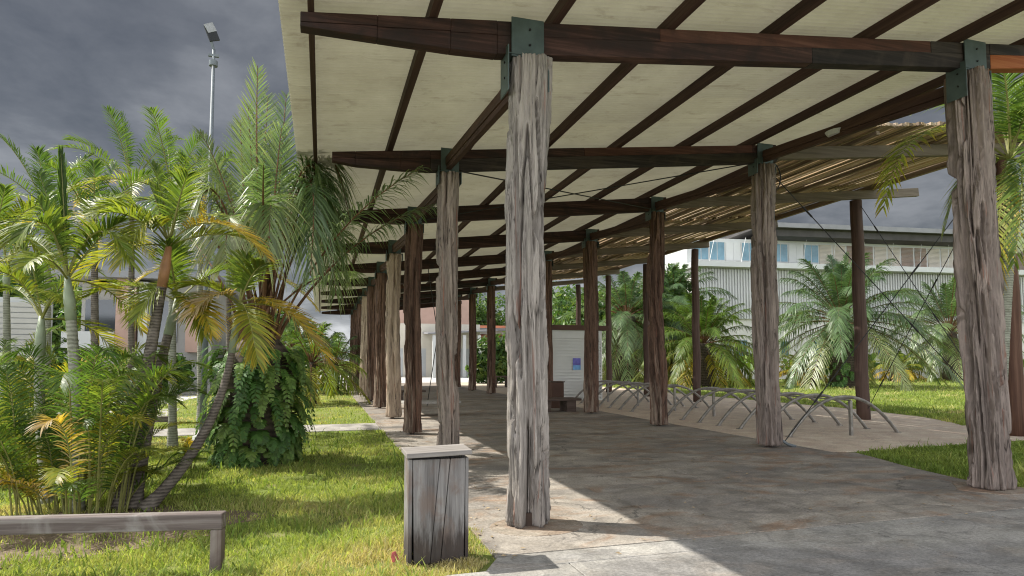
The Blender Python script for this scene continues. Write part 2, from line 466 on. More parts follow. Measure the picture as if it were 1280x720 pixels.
M['areca'] = leafmat('yellow_green_frond', [(0, (.05, .10, .024)), (.33, (.10, .155, .028)), (.62, (.225, .245, .036)), (.85, (.42, .28, .035)), (1, (.33, .25, .14))], .40)
M['oilpalm'] = leafmat('deep_green_frond', [(0, (.06, .11, .05)), (.4, (.115, .175, .075)), (.75, (.23, .26, .11)), (1, (.38, .33, .23))], .35, .5, .38)
M['fern'] = leafmat('fern_leaf', [(0, (.05, .12, .032)), (.5, (.095, .19, .045)), (1, (.19, .27, .07))], .35)
M['bush'] = leafmat('shrub_leaf', [(0, (.035, .08, .022)), (.5, (.075, .14, .032)), (1, (.15, .20, .045))], .35)
M['grass'] = leafmat('grass_blade', [(0, (.15, .215, .05)), (.5, (.29, .335, .095)), (.8, (.42, .40, .17)), (1, (.46, .39, .22))], .4, .15, .6)


def trunkmat(name, c0, c1, bands):
    t = NT(name)
    w = t.n.new('ShaderNodeTexWave'); w.wave_type = 'BANDS'; w.bands_direction = 'Z'
    w.inputs['Scale'].default_value = bands; w.inputs['Distortion'].default_value = 2.5
    w.inputs['Detail'].default_value = 3; w.inputs['Detail Scale'].default_value = 2.0
    t.l.new(t.tc.outputs['Object'], w.inputs['Vector'])
    n = t.noise(t.mapping((1, 1, 1)), 9, 5, .65)
    f = t.math('ADD', t.math('MULTIPLY', w.outputs['Fac'], .22), t.math('MULTIPLY', n, .78))
    t.bump(f, .4, .012)
    return t.set(t.ramp(f, [(.3, c0), (.68, c1)]), .85)


M['trunk_dark'] = trunkmat('ringed_dark_trunk', (.05, .04, .032), (.21, .18, .15), 9.0)
M['trunk_grey'] = trunkmat('ringed_grey_trunk', (.14, .14, .105), (.33, .33, .27), 7)
M['shaft_green'] = plain('pale_green_shaft', (.25, .29, .20), .5, 0, .2, 5)
M['shaft_orange'] = plain('orange_shaft', (.33, .17, .085), .5, 0, .25, 6)
M['petiole'] = plain('brown_leaf_stalk', (.135, .068, .032), .65, 0, .5, 5)
M['petiole_green'] = plain('green_leaf_stalk', (.20, .20, .06), .55, 0, .35, 5)
M['bark'] = trunkmat('rough_bark', (.03, .023, .018), (.13, .10, .075), 3.0)

# ------------------------------------------------------------------ ground and paving (setting)
gb = MB(); gb.add([(-1500, -400, 0), (1500, -400, 0), (1500, 2600, 0), (-1500, 2600, 0)], [(0, 1, 2, 3)])
tag(gb.build('lawn', M['lawn']), kind='structure')

pv = MB()
XL, XJ, XR_ = 1.38, 4.95, 8.55
ys = [5.06, 15.3, 26.0, 37.0, 48.0]
for (ya, yb) in zip(ys[:-1], ys[1:]):
    ya2, yb2 = ya + .008, yb - .008
    pv.prism([(XL, ya2), (XJ - .008, ya2), (XJ - .008, yb2), (XL, yb2)], -.1, .022)
    if ya < 6:
        pv.prism([(XJ + .008, ya2), (8.75, ya2), (8.42, 5.7), (8.30, 6.5), (8.50, 7.5), (8.80, 8.4), (8.95, 8.95), (8.62, 9.08), (8.6, yb2), (XJ + .008, yb2)], -.1, .022)
    else:
        pv.prism([(XJ + .008, ya2), (8.6, ya2), (8.6, yb2), (XJ + .008, yb2)], -.1, .022)
tag(pv.build('pavement', M['conc_walk'], bevel=.006), kind='structure')
pf = MB()
pf.prism([(1.22, 4.74), (XJ - .008, 4.74), (XJ - .008, 5.052), (1.40, 5.052)], -.1, .020)
pf.prism([(1.9, -9), (XJ - .008, -9), (XJ - .008, 4.734), (1.9, 4.734)], -.1, .020)
pf.prism([(XJ + .008, -9), (11.5, -9), (10.2, 3.5), (9.1, 4.6), (8.78, 5.052), (XJ + .008, 5.052)], -.1, .020)
pf.prism([(-9, -9), (1.89, -9), (1.89, 4.734), (.9, 4.734), (.45, 4.38), (-9, 3.9)], -.1, .019)
tag(pf.build('front_pavement', M['conc_front'], bevel=.006), kind='structure')
ps = MB()
ps.prism([(8.615, 9.09), (12.03, 9.37), (16, 9.55), (40, 10.2), (40, 11.9), (17.5, 11.75), (15.3, 11.95), (15.9, 12.6), (16.6, 14.2), (17.2, 16.8), (17.2, 48), (8.615, 48)], -.1, .017)
tag(ps.build('bicycle_parking_pavement', M['conc_sand'], bevel=.006), kind='structure')
pp = MB()
pp.prism([(-30, 15.1), (-6, 15.25), (1.372, 15.25), (1.372, 16.85), (-6, 16.8), (-30, 16.7)], -.1, .014)
pp.prism([(-30, 20.5), (-4.2, 20.5), (-4.6, 24), (-30, 24)], -.1, .014)
tag(pp.build('path', M['conc_path'], bevel=.006), kind='structure')
pz = MB(); pz.prism([(-60, 48.02), (17, 48.02), (17, 80), (-60, 80)], -.1, .012)
pz.prism([(-60, 27), (-5.5, 27), (-4.5, 48.01), (-60, 48.01)], -.1, .012)
tag(pz.build('plaza', M['conc_plaza']), kind='structure')

so = MB()
so.prism([(-2.2 + (1.55 + .22 * math.sin(5 * a) + .15 * math.sin(11 * a + 1)) * math.cos(a), 7.0 + (.95 + .15 * math.sin(4 * a + 2)) * math.sin(a)) for a in [k * math.tau / 60 for k in range(60)]], -.05, .006)
tag(so.build('bare_soil', M['soil']), kind='structure')
# ------------------------------------------------------------------ the pavilion
S, Y0 = 4.03, 5.96
XP, XR, XQ = 1.93, 8.0, 14.35
NROW = 10
YEND = Y0 + S * (NROW - 1) + 1.3
YFRONT = 3.55


def zt(x): return 4.815 + .114 * x           # top of the cross beams (the roof climbs to the right)


BD = .34                                       # beam depth
pav = thing('pavilion', 'long open pavilion with gnarled tree trunk posts, dark beams and cream corrugated roof', 'pavilion', (5, Y0, 0))
PO = Vector((5, Y0, 0))


def post_mesh(name, h, rx, ry, seed, nt, nz, mats, lean=(0, 0), flute=1.0, hollow=False):
    rnd = random.Random(seed); sx = seed * 7.31
    V, F = [], []
    ph = rnd.random() * 6.28
    for j in range(nz + 1):
        z = h * j / nz
        tz = z / h
        for i in range(nt):
            a = 2 * math.pi * i / nt
            ca, sa = math.cos(a), math.sin(a)
            tw = a + .10 * z
            cw, sw = math.cos(tw), math.sin(tw)
            r0 = 1.0 / (abs(ca) ** 3 + abs(sa) ** 3) ** (1 / 3.0) * .93
            big = noise.noise(Vector((cw * 1.1 + sx, sw * 1.1, z * .30)))
            wob = .5 * noise.noise(Vector((cw * 1.4 + 17, sw * 1.4 + sx, z * .7)))
            n1 = noise.noise(Vector((cw * 2.3 + sx + wob * .5, sw * 2.3 + 9 + wob, z * .55)))
            n2 = noise.noise(Vector((cw * 3.9 + 31, sw * 3.9 + sx + wob, z * 1.15)))
            h1 = min(1.0, max(0.0, (-n1 - .06) / .13)); h1 = h1 * h1 * (3 - 2 * h1)
            h2 = min(1.0, max(0.0, (-n2 - .13) / .10)); h2 = h2 * h2 * (3 - 2 * h2)
            rid = max(0.0, 1 - abs(n1 - .16) / .10)
            m2 = noise.noise(Vector((cw * 8.5 + 31, sw * 8.5 + sx, z * .8)))
            crk = max(0.0, 1 - abs(m2) / .11)
            m3 = noise.noise(Vector((cw * 21 + 3, sw * 21 + sx, z * 1.5)))
            m4 = noise.noise(Vector((cw * 3 + 5, sw * 3 + sx, z * 3.2)))
            R = 1.05 + .13 * big - flute * (.22 * h1 + .30 * h2 + .07 * crk - .07 * rid - .025 * m3) + .03 * m4
            if hollow:
                d = abs(math.atan2(math.sin(a - 4.5), math.cos(a - 4.5)))
                wv = .36 * max(0, 1 - z / 1.05)
                if d < wv: R -= .6 * min(1, 2.2 * (1 - d / wv))
            foot = 1 + .12 * max(0, 1 - z / .5) ** 2 - (.10 if z < .02 else 0)
            lx = lean[0] * tz + .02 * math.sin(z * 1.1 + ph); ly = lean[1] * tz
            V.append((rx * r0 * ca * R * foot + lx, ry * r0 * sa * R * foot + ly, z))
    for j in range(nz):
        for i in range(nt):
            F.append((j * nt + i, j * nt + (i + 1) % nt, (j + 1) * nt + (i + 1) % nt, (j + 1) * nt + i))
    F.append(tuple(reversed(range(nt)))); F.append(tuple(range(nz * nt, (nz + 1) * nt)))
    me = bpy.data.meshes.new(name); me.from_pydata(V, [], F); me.materials.append(mats)
    me.polygons.foreach_set('use_smooth', [True] * (len(F) - 2) + [False] * 2); me.update()
    return me


def bracket(x, y, rx, parent, drop):
    """steel shoe that holds the cross beam on the post head"""
    b = MB(); z0, z1 = zt(x) - BD - .02, zt(x) + .012
    hw = rx * .86
    b.box(x - hw, x + hw, y - .105, y - .092, z0 - .03, z1)
    b.box(x - hw, x + hw, y + .092, y + .105, z0 - .03, z1)
    b.box(x - rx * 1.06 - .012, x - rx * 1.06, y - .15, y + .12, z0 - drop, z0 + .06)
    b.box(x + rx * 1.06, x + rx * 1.06 + .012, y - .12, y + .12, z0 - drop * .9, z0 - .002)
    b.box(x - rx * 1.06, x + rx * 1.06, y - .115, y + .115, z0 - .012, z0 - .003)
    for dz in (.10, .26):
        b.tube([(x + .02, y - .118, z0 + dz), (x + .02, y - .104, z0 + dz)], .012, 8, 1)
        b.tube([(x - rx * 1.06 - .022, y - .04, z0 - dz + .02), (x - rx * 1.06 - .011, y - .04, z0 - dz + .02)], .012, 8, 1)
    return b.build('bracket', [M['steel'], M['bolt']], parent, local=parent['base'])


spec_P = [(.198, .19, 'post_grey', 1.5), (.17, .175, 'post_mixed', 1.3), (.185, .18, 'post_brown', 1.3), (.21, .2, 'post_pale', 1.2),
          (.20, .2, 'post_brown', .8), (.2, .2, 'post_brown', .8), (.2, .2, 'post_pale', .8), (.2, .2, 'post_brown', .8), (.2, .2, 'post_brown', .8), (.2, .2, 'post_brown', .8)]
spec_R = [(.215, .21, 'post_grey2', 1.7), (.202, .20, 'post_grey2', 1.4), (.195, .19, 'post_brown', 1.3), (.22, .21, 'post_brown', .7),
          (.2, .2, 'post_brown', .8), (.21, .2, 'post_brown', .8), (.21, .2, 'post_brown', .8), (.2, .2, 'post_brown', .8), (.2, .2, 'post_brown', .8), (.2, .2, 'post_brown', .8)]
ordn = ['nearest', 'second', 'third', 'fourth', 'fifth', 'sixth', 'seventh', 'eighth', 'ninth', 'farthest']
for row, X, spec in (('left', XP, spec_P), ('right', XR, spec_R)):
    for i, (rx, ry, mt, fl) in enumerate(spec):
        y = Y0 + S * i
        dx = 0.0
        bx = X + (.06 if (row, i) == ('right', 0) else 0.0)
        foot_z = .03 if i == 0 else .06
        base = Vector((bx, y, foot_z))
        h = zt(X) - BD - .04 - foot_z
        hi = (i == 0); nt, nz = (220, 240) if hi else ((130, 150) if i < 3 else (72, 80))
        me = post_mesh('post', h, rx, ry, 3 + i * 5 + (0 if row == 'left' else 77), nt, nz, M[mt],
                       lean=((.06 if row == 'left' else -.10) if i == 0 else 0.0, 0), flute=fl, hollow=(row, i) == ('left', 0))
        o = bpy.data.objects.new('post', me); COL.objects.link(o)
        o.parent = pav; o.location = base - PO; o['base'] = tuple(base)
        if i == 0:
            o['label'] = 'silver grey fluted trunk post with hollow foot' if row == 'left' else 'broad grey brown fluted trunk post'
        elif i == 3 and row == 'left': o['label'] = 'paler tan trunk post'
        bracket(X, y, rx, o, .40 if i == 0 else .22)
        b = MB(); b.tube([(bx, y, .0), (bx, y, foot_z + .12)], .055 if i else .11, 10)
        b.build('steel_foot', M['steel_foot'], o, local=base)

# concrete collars round the two nearest feet
cl = MB()
cl.prism([(XP + .46 * math.cos(a * .2618) + .08, Y0 + .36 * math.sin(a * .2618) - .10) for a in range(24)], .0, .027)
tag(cl.build('ground_collar', M['conc_collar'], bevel=.004), kind='structure')
cl = MB()
cl.prism([(7.55, 5.98), (7.75, 5.62), (8.35, 5.52), (8.62, 5.75), (8.55, 6.3), (7.95, 6.38)], .0, .027)
tag(cl.build('ground_patch', M['conc_collar'], bevel=.004), kind='structure')


def beam(i):
    y = Y0 + S * i; rnd = random.Random(40 + i); b = MB()
    xr = 9.35 if i == 0 else 8.28
    xl = -.24 if i == 0 else (.10 if i == 1 else -.05 - .05 * rnd.random())
    hw = .075

    def seg(xa, xb, ta, ba, tb, bb, mi, w=hw):
        v = []
        for x, tp, bt in ((xa, ta, ba), (xb, tb, bb)):
            v += [(x, y - w, bt), (x, y + w, bt), (x, y + w, tp), (x, y - w, tp)]
        b.add(v, [(0, 1, 2, 3), (7, 6, 5, 4), (4, 5, 1, 0), (5, 6, 2, 1), (6, 7, 3, 2), (7, 4, 0, 3)], mi)
    # tapering left cantilever, drawn down to full depth before the post
    half = BD * .5
    xs = [xl, .45, 1.15, 1.62]
    dep = [.13, .215, .30, BD]
    for k in range(3):
        xa, xb = xs[k] + (.0 if k == 0 else 0), xs[k + 1]
        seg(xa, xb, zt(xa), zt(xa) - min(dep[k], half * .55 + .02 * k) , zt(xb), zt(xb) - min(dep[k + 1], half * .6 + .02 * k), 0)
        seg(xa, xb, zt(xa) - min(dep[k], half * .55 + .02 * k) - .002, zt(xa) - dep[k] - .004, zt(xb) - min(dep[k + 1], half * .6 + .02 * k) - .002, zt(xb) - dep[k + 1] - .004, 0, hw - .004)
    xe = xr - (.0 if i else 1.05)
    ht = BD * .44
    if i == 0: up, lo = [(1.62, 3.45, 0), (3.45, 7.3, 1), (7.3, xe, 2)], [(1.62, 5.45, 0), (5.45, xe, 2)]
    elif i == 1: up, lo = [(1.62, 4.3, 0), (4.3, 7.75, 1), (7.75, xe, 0)], [(1.62, xe, 2)]
    else:
        c1 = rnd.uniform(3, 6.5); up, lo = [(1.62, c1, rnd.choice([0, 0, 1])), (c1, xe, 0)], [(1.62, xe, rnd.choice([0, 0, 2]))]
    for xa, xb, mi in up: seg(xa + .001, xb - .001, zt(xa), zt(xa) - ht, zt(xb), zt(xb) - ht, mi, hw - .008 - .004 * (mi == 1))
    for xa, xb, mi in lo: seg(xa + .001, xb - .001, zt(xa) - ht - .002, zt(xa) - BD, zt(xb) - ht - .002, zt(xb) - BD, mi)
    if i == 0:
        xa, xb = 8.302, xr
        seg(xa, xb, zt(xa), zt(xa) - .15, zt(xb), zt(xb) - .15, 2, hw - .004)
        seg(xa, xb - .08, zt(xa) - .153, zt(xa) - BD, zt(xb) - .153, zt(xb) - BD + .02, 3)
    b.build('beam', [M['beam_x'], M['beam_red'], M['beam_black'], M['beam_orange']], pav, bevel=.008, local=PO)


for i in range(NROW): beam(i)

PX = [-.15, .98, 2.25, 3.6, 4.97, 6.37, 7.76, 9.08]
PHGT = .14
for k, x in enumerate(PX):
    b = MB()
    y = YFRONT + .05
    w = .055 if k in (0,) else .085
    rnd = random.Random(k)
    while y < YEND - .1:
        y2 = min(y + 8.06 - (1.2 if y < 4 else 0), YEND - .05)
        b.box(x - w / 2, x + w / 2, y + .002, y2 - .002, zt(x) + .003, zt(x) + PHGT)
        y = y2
    b.build('purlin', M['purlin'], pav, bevel=.006, local=PO)

# sloping tie beams between the post heads of each row
for X in (XP, XR):
    for i in range(NROW - 1):
        b = MB(); y = Y0 + S * i
        zb = zt(X) - BD
        xo = X - .02
        w = .11
        b.bar((xo, y + .21, zb - .17), (xo, y + S - .11, zb + .14), w, .13)
        b.bar((xo, y + .21, zb - .275), (xo, y + S - .11, zb + .035), w - .03, .075)
        b.build('tie_beam', M['beam_y'], pav, bevel=.006, local=PO)

# corrugated sheet: waves follow the length of the pavilion
XL_, XRr = -.44, 9.32
per, amp, seg = .0762, .017, 8
ny = int((YEND - YFRONT) / per * seg)
yy = YFRONT + np.arange(ny + 1) * (per / seg)
wz = amp * np.cos(2 * np.pi * np.arange(ny + 1) / seg)
xs_ = np.array([XL_, 1.2, 3.0, 4.8, 6.6, 8.0, XRr])
V = np.zeros((len(xs_), ny + 1, 3))
for k, x in enumerate(xs_):
    V[k, :, 0] = x; V[k, :, 1] = yy; V[k, :, 2] = zt(x) + PHGT + amp + .004 + wz
V -= np.array(PO)


def grid_obj(name, V, mat, parent):
    a, b = V.shape[:2]
    idx = np.arange(a * b).reshape(a, b)
    F = np.stack([idx[:-1, :-1], idx[1:, :-1], idx[1:, 1:], idx[:-1, 1:]], -1).reshape(-1, 4)
    return np_obj(name, V.reshape(-1, 3), F, [mat], None, parent, smooth=True)


def np_obj(name, V, F, mats, fm=None, parent=None, smooth=False, tint=None):
    """mesh object straight from numpy arrays; F is (m,4) or (m,3)"""
    me = bpy.data.meshes.new(name)
    k = F.shape[1]
    me.vertices.add(len(V)); me.vertices.foreach_set('co', np.ascontiguousarray(V, dtype=np.float32).ravel())
    me.loops.add(F.size); me.loops.foreach_set('vertex_index', np.ascontiguousarray(F, dtype=np.int32).ravel())
    me.polygons.add(len(F))
    me.polygons.foreach_set('loop_start', np.arange(0, F.size, k, dtype=np.int32))
    for mt in mats: me.materials.append(mt)
    if fm is not None: me.polygons.foreach_set('material_index', np.asarray(fm, dtype=np.int32))
    me.polygons.foreach_set('use_smooth', np.full(len(F), smooth, dtype=bool))
    if tint is not None:
        at_ = me.attributes.new('tint', 'FLOAT_COLOR', 'POINT')
        c = np.ones((len(V), 4), dtype=np.float32); c[:, :2] = tint
        at_.data.foreach_set('color', c.ravel())
    me.update(calc_edges=True); me.validate()
    o = bpy.data.objects.new(name, me); COL.objects.link(o)
    if parent is not None: o.parent = parent
    return o


grid_obj('roof_sheet', V, M['sheet'], pav)

# small oval light on the roof edge beam
b = MB(); c0 = Vector((7.93, 8.15, zt(7.93) - BD + .0))
b.add([(c0.x + .10 * math.cos(k * .3927) * (1 if z > 0 else .7), c0.y + .16 * math.sin(k * .3927) * (1 if z > 0 else .7), c0.z - .02 - (.07 if z == 0 else 0)) for z in (1, 0) for k in range(16)],
      [(k, (k + 1) % 16, 16 + (k + 1) % 16, 16 + k) for k in range(16)] + [tuple(range(31, 15, -1)), tuple(range(16))])
o = b.build('ceiling_light', M['white_paint'], smooth=False)
tag(o, 'small white oval ceiling light fixed under the right roof edge', 'light')

# cross bracing wires under the roof and in one bay of the left row
b = MB()
ca = [((XP, Y0 + S, zt(XP) - .3), (XR, Y0 + 2 * S, zt(XR) - .3)), ((XP, Y0 + 2 * S, zt(XP) - .3), (XR, Y0 + S, zt(XR) - .3))]
for p, q in ca: b.tube([p, q], .012, 6)
b.build('brace_cable', M['cable'], pav, local=PO)
b = MB()
for p, q in (((3.55, 18.05, 4.9), (3.55, 22.08, .05)), ((3.55, 22.08, 4.9), (3.55, 18.05, .05))): b.tube([p, q], .014, 6)
b.build('brace_cable', M['cable'], pav, local=PO)
# bird wire loop and rain pipe at the second right hand post
px_, py_ = XR + .27, Y0 + S + .05
b = MB()
b.tube([(px_, py_, 5.35), (px_, py_, .28), (px_ + .02, py_ - .04, .14), (px_ + .1, py_ - .12, .06), (px_ + .2, py_ - .22, .03)], .028, 10)
b.build('rain_pipe', M['pipe_grey'], pav, smooth=True, local=PO)
b = MB()
b.tube([(px_ + .02 + .17 * math.sin(k * .35), py_, 5.42 - .20 + .22 * math.cos(k * .35) - .012 * k) for k in range(17)], .011, 6)
b.build('wire_loop', M['cable'], pav, smooth=True, local=PO)

# ------------------------------------------------------------------ the slatted pergola on the right
NQ = 7
per_o = thing('slatted_pergola', 'slatted timber pergola on thin brown posts beside the pavilion roof', 'pergola', (XQ, Y0 + S, 0))
GO = Vector((XQ, Y0 + S, 0))
PY0 = 9.15
for i in range(NQ):
    y = Y0 + S * (i + 1)
    h = zt(XQ) - .32
    rr = .165 if i < 2 else .15
    b = MB()
    pts = [(XQ + .02 * math.sin(k * 1.7 + i), y, h * k / 10) for k in range(11)]
    b.tube(pts, [rr * (1.06 - .012 * k) for k in range(11)], 16)
    o = b.build('post', M['red_post'] if i == 0 else M['thin_post'], per_o, smooth=False, bevel=0, local=GO)
    for p_ in o.data.polygons: p_.use_smooth = len(p_.vertices) == 4
    b = MB()
    xe = 16.6 if i == 1 else 15.0
    b.bar((XR + .32, y, zt(XR + .32) - .16), (xe, y, zt(xe) - .16), .11, .24)
    b.build('beam', M['grey_beam'], per_o, bevel=.008, local=GO)
b = MB(); yq = Y0 + S * NQ + .4
for x in (14.9,):
    b.box(x - .06, x + .06, PY0 + .1, yq, zt(x) - .05, zt(x) + .10)
b.build('edge_beam', M['grey_beam_y'], per_o, bevel=.01, local=GO)
for x in (10.1, 12.3):
    b = MB(); b.box(x - .04, x + .04, PY0 + .15, yq, zt(x) - .035, zt(x) + .04)
    b.build('rafter', M['grey_beam_y'], per_o, bevel=.006, local=GO)
for i in range(NQ):
    rnd = random.Random(900 + i)
    ya = PY0 if i == 0 else Y0 + S * (i + 1) - .25
    yb = Y0 + S * (i + 2) + .15
    if i == NQ - 1: yb = yq
    b = MB()
    x = XR + 1.0
    while x < 14.98:
        if abs(x - 9.08) < .12: x = 9.22
        w = .05 + .03 * rnd.random(); d = .04 + .035 * rnd.random()
        z = zt(x) + .075 + (.05 if i % 2 else 0) + rnd.random() * .02
        ja, jb = rnd.uniform(-.025, .025), rnd.uniform(-.04, .04)
        sk = rnd.uniform(-.03, .03)
        v = []
        for (xx, yv, zz_) in ((x, ya + ja, z), (x + sk, yb + jb, z + rnd.uniform(-.015, .015))):
            v += [(xx - w / 2, yv, zz_), (xx + w / 2, yv, zz_), (xx + w / 2, yv, zz_ + d), (xx - w / 2, yv, zz_ + d)]
        b.add(v, [(0, 1, 2, 3), (7, 6, 5, 4), (4, 5, 1, 0), (5, 6, 2, 1), (6, 7, 3, 2), (7, 4, 0, 3)], rnd.choice((0, 0, 1, 1, 2)))
        x += .076 + .022 * rnd.random()
    b.build('slat_panel', [M['slat'], M['slat_light'], M['slat_dark']], per_o, local=GO)
yA, yB = Y0 + S, Y0 + 2 * S
q_top = zt(XQ) - .35
for p, q in (((XR + .2, yA, zt(XR) - .5), (XQ - .15, yA, .08)), ((XR + .35, yA, .1), (XQ - .1, yA, q_top)),
             ((XQ, yB - .12, q_top - .1), (XQ, yA + .12, .15)), ((XQ, yB - .12, .25), (XQ, yA + .12, q_top - .1))):
    b = MB(); p, q = Vector(p), Vector(q)
    b.tube([p, q], .009, 6)
    for f in (.12, .55, .82):                      # turnbuckles
        a_ = p.lerp(q, f); c_ = p.lerp(q, f + .035); b.tube([a_, c_], .018, 6)
    b.build('brace_cable', M['cable'], per_o, local=GO)

# ------------------------------------------------------------------ furniture on the paving
# the weathered wooden bin in front
bx0, bx1, by0, by1 = .70, 1.12, 5.02, 5.28
wb = thing('wooden_bin', 'weathered grey wooden bin with a flat lid on the lawn edge by the nearest post', 'bin', (.91, 5.2, 0))
BO = Vector((.91, 5.2, 0))
b = MB()
# front boards with two slanting gaps
def fb(x0b, x1b, x0t, x1t):
    v = [(x0b, by0, .02), (x1b, by0, .02), (x1t, by0, .83), (x0t, by0, .83)]
    v += [(p[0], by0 + .03, p[2]) for p in v]
    b.add(v, [(0, 1, 2, 3), (7, 6, 5, 4), (4, 5, 1, 0), (5, 6, 2, 1), (6, 7, 3, 2), (7, 4, 0, 3)])
fb(bx0 + .015, bx0 + .140, bx0, bx0 + .215); fb(bx0 + .144, bx0 + .222, bx0 + .219, bx0 + .296); fb(bx0 + .227, bx1 - .01, bx0 + .301, bx1)
b.build('front_panel', M['box_wood'], wb, bevel=.005, local=BO)
b = MB(); b.box(bx0 - .035, bx0 - .004, by0 - .005, by0 + .17, .02, .835); b.box(bx0 - .034, bx0 - .004, by0 + .173, by1, .02, .83)
b.build('side_panel', M['box_wood'], wb, bevel=.004, local=BO)
b = MB(); b.box(bx1 + .002, bx1 + .03, by0 + .01, by1, .02, .83)
b.build('side_panel', M['box_wood'], wb, bevel=.004, local=BO)
b = MB(); b.box(bx0, bx1, by1 - .03, by1 - .002, .02, .82)
b.build('back_panel', M['box_wood'], wb, bevel=.004, local=BO)
b = MB(); b.box(bx0 - .0, bx1, by0 + .04, by1 - .04, .02, .05); b.build('bottom_board', M['box_wood'], wb, local=BO)
b = MB()
v = [(bx0 - .055, by0 - .05, .850), (bx1 + .045, by0 - .055, .862), (bx1 + .045, by1 + .03, .868), (bx0 - .055, by1 + .03, .856)]
v += [(p[0], p[1], p[2] + .038) for p in v]
b.add(v, [(3, 2, 1, 0), (4, 5, 6, 7), (0, 1, 5, 4), (1, 2, 6, 5), (2, 3, 7, 6), (3, 0, 4, 7)])
b.build('lid', M['lid_wood'], wb, bevel=.005, local=BO)

# low timber rails on the lawn


def low_rail(p_a, p_b, label, grp):
    p_a, p_b = Vector(p_a), Vector(p_b)
    mid = (p_a + p_b) / 2; ang = math.atan2(p_b.y - p_a.y, p_b.x - p_a.x); L = (p_b - p_a).length
    r = thing('low_rail', label, 'rail', (mid.x, mid.y, 0), ang, grp)
    b = MB(); b.box(-L / 2, L / 2, -.055, .055, .335, .455); b.build('rail', M['rail_wood'], r, bevel=.01)
    for s in (-1, 1):
        b = MB(); v = []
        x = s * (L / 2 - .045)
        b.box(x - .042, x + .042, -.045, .045, 0, .333); b.build('post', M['rail_post'], r, bevel=.008)


low_rail((-3.4, 5.84, 0), (-.69, 5.33, 0), 'low weathered timber rail close in front of the palm clump', 'low timber rails on the lawn')
low_rail((-5.3, 15.0, 0), (-2.95, 14.95, 0), 'low timber rail beside the grey path behind the leaning trunks', 'low timber rails on the lawn')
low_rail((-6.5, 9.6, 0), (-4.2, 9.0, 0), 'low timber rail at the left end behind the palm clump', 'low timber rails on the lawn')


def bike_rack(ya, n, label):
    r = thing('bike_rack', label, 'bicycle rack', (10.95, ya, 0), 0, 'arched bicycle racks')
    sp = .83
    H = .82
    for k in range(n):
        y = k * sp
        pts = []
        for j in range(25):
            a = math.pi * j / 24
            x = -1.46 * math.cos(a)
            z = H * (1 - abs(math.cos(a)) ** 2.15)
            pts.append((x, y + .02 * math.sin(k * 2.1), .018 + z))
        b = MB(); b.tube(pts, .036, 10)
        for x in (-1.46, 1.46): b.box(x - .055, x + .055, y - .055, y + .055, .018, .03)
        b.build('arch', M['galv'], r, smooth=False)
    b = MB()
    b.tube([(0, -.2, H - .05), (0, (n - 1) * sp + .2, H - .05)], .015, 8)
    for k in range(n): b.bar((-.22, k * sp + .05, H - .03), (.22, k * sp + .05, H - .03), .03, .03)
    b.build('top_rail', M['galv'], r)
    for k in range(0, n, 3):
        b = MB(); b.box(-.03, .03, k * sp - .20, k * sp - .14, .018, H - .06); b.build('leg', M['galv'], r)


bike_rack(11.2, 7, 'nearer steel bicycle rack of low arches on sandy paving')
bike_rack(18.3, 7, 'farther steel bicycle rack of low arches near the white kiosk')


def bench(name, x0, x1, y0, y1, label, mats, h=.44, leg='block'):
    c = ((x0 + x1) / 2, (y0 + y1) / 2, 0); L, D = x1 - x0, y1 - y0
    r = thing(name, label, 'bench', c)
    b = MB()
    nsl = 4
    for k in range(nsl):
        a0 = -D / 2 + D * k / nsl
        b.box(-L / 2, L / 2, a0 + .006, a0 + D / nsl - .006, h - .07, h)
    b.build('seat', mats, r, bevel=.006)
    for s in (-1, 1):
        b = MB(); x = s * (L / 2 - .32)
        b.box(x - .16, x + .16, -D / 2 + .08, D / 2 - .08, .022, h - .072); b.build('leg', mats, r, bevel=.008)
    return r


bench('wooden_bench', 6.45, 7.95, 18.7, 19.5, 'dark wooden bench at the foot of the fifth right hand post', M['bench_wood'])
bench('concrete_bench', 2.3, 4.0, 18.5, 19.2, 'long low grey bench slab on the paving between the left posts', M['conc_path'])
bench('plank_bench', 2.7, 4.1, 25.8, 26.5, 'farther low bench behind the grey slab bench', M['bench_wood'])
rb = bench('timber_bench', 9.9, 11.5, 37.6, 38.3, 'timber bench on legs in front of the dark shrubs', M['bench_wood'], .72)
# brown bin standing behind the bench
c = at(703, 498, 20.4)
bn = thing('brown_bin', 'dark brown upright wooden bin behind the bench by the white kiosk', 'bin', (7.75, 20.5, 0))
b = MB(); b.box(-.22, .22, -.2, .2, .022, .90); b.build('body', M['fascia'], bn, bevel=.01)
b = MB(); b.box(-.25, .25, -.23, .23, .902, .94); b.build('lid', M['bench_wood'], bn, bevel=.006)

# white kiosk
ky = 24.2; kx0, kx1 = 8.75, 11.2
kk = thing('kiosk', 'small white ribbed kiosk with a brown fascia under the pavilion roof edge', 'kiosk', ((kx0 + kx1) / 2, ky, 0))
KO = Vector(((kx0 + kx1) / 2, ky, 0))
b = MB(); kz = 3.0
nr = 20
for k in range(nr):
    z0, z1 = .02 + (kz - .42) * k / nr, .02 + (kz - .42) * (k + 1) / nr
    b.box(kx0 + .06, kx1 - .06, ky - .02 + .0, ky + .06, z0, z1 - .055)
b.box(kx0 + .05, kx1 - .05, ky + .065, ky + .1, .02, kz - .4)
b.build('shutter', M['siding'], kk, local=KO)
b = MB(); b.box(kx0, kx1, ky + .1, ky + 2.4, .018, kz - .1); b.box(kx0, kx1, ky - .03, ky + .098, kz - .43, kz - .1)
b.box(kx0, kx0 + .055, ky - .03, ky + .098, .018, kz - .432); b.box(kx1 - .055, kx1, ky - .03, ky + .098, .018, kz - .432)
b.build('wall', M['siding'], kk, local=KO)
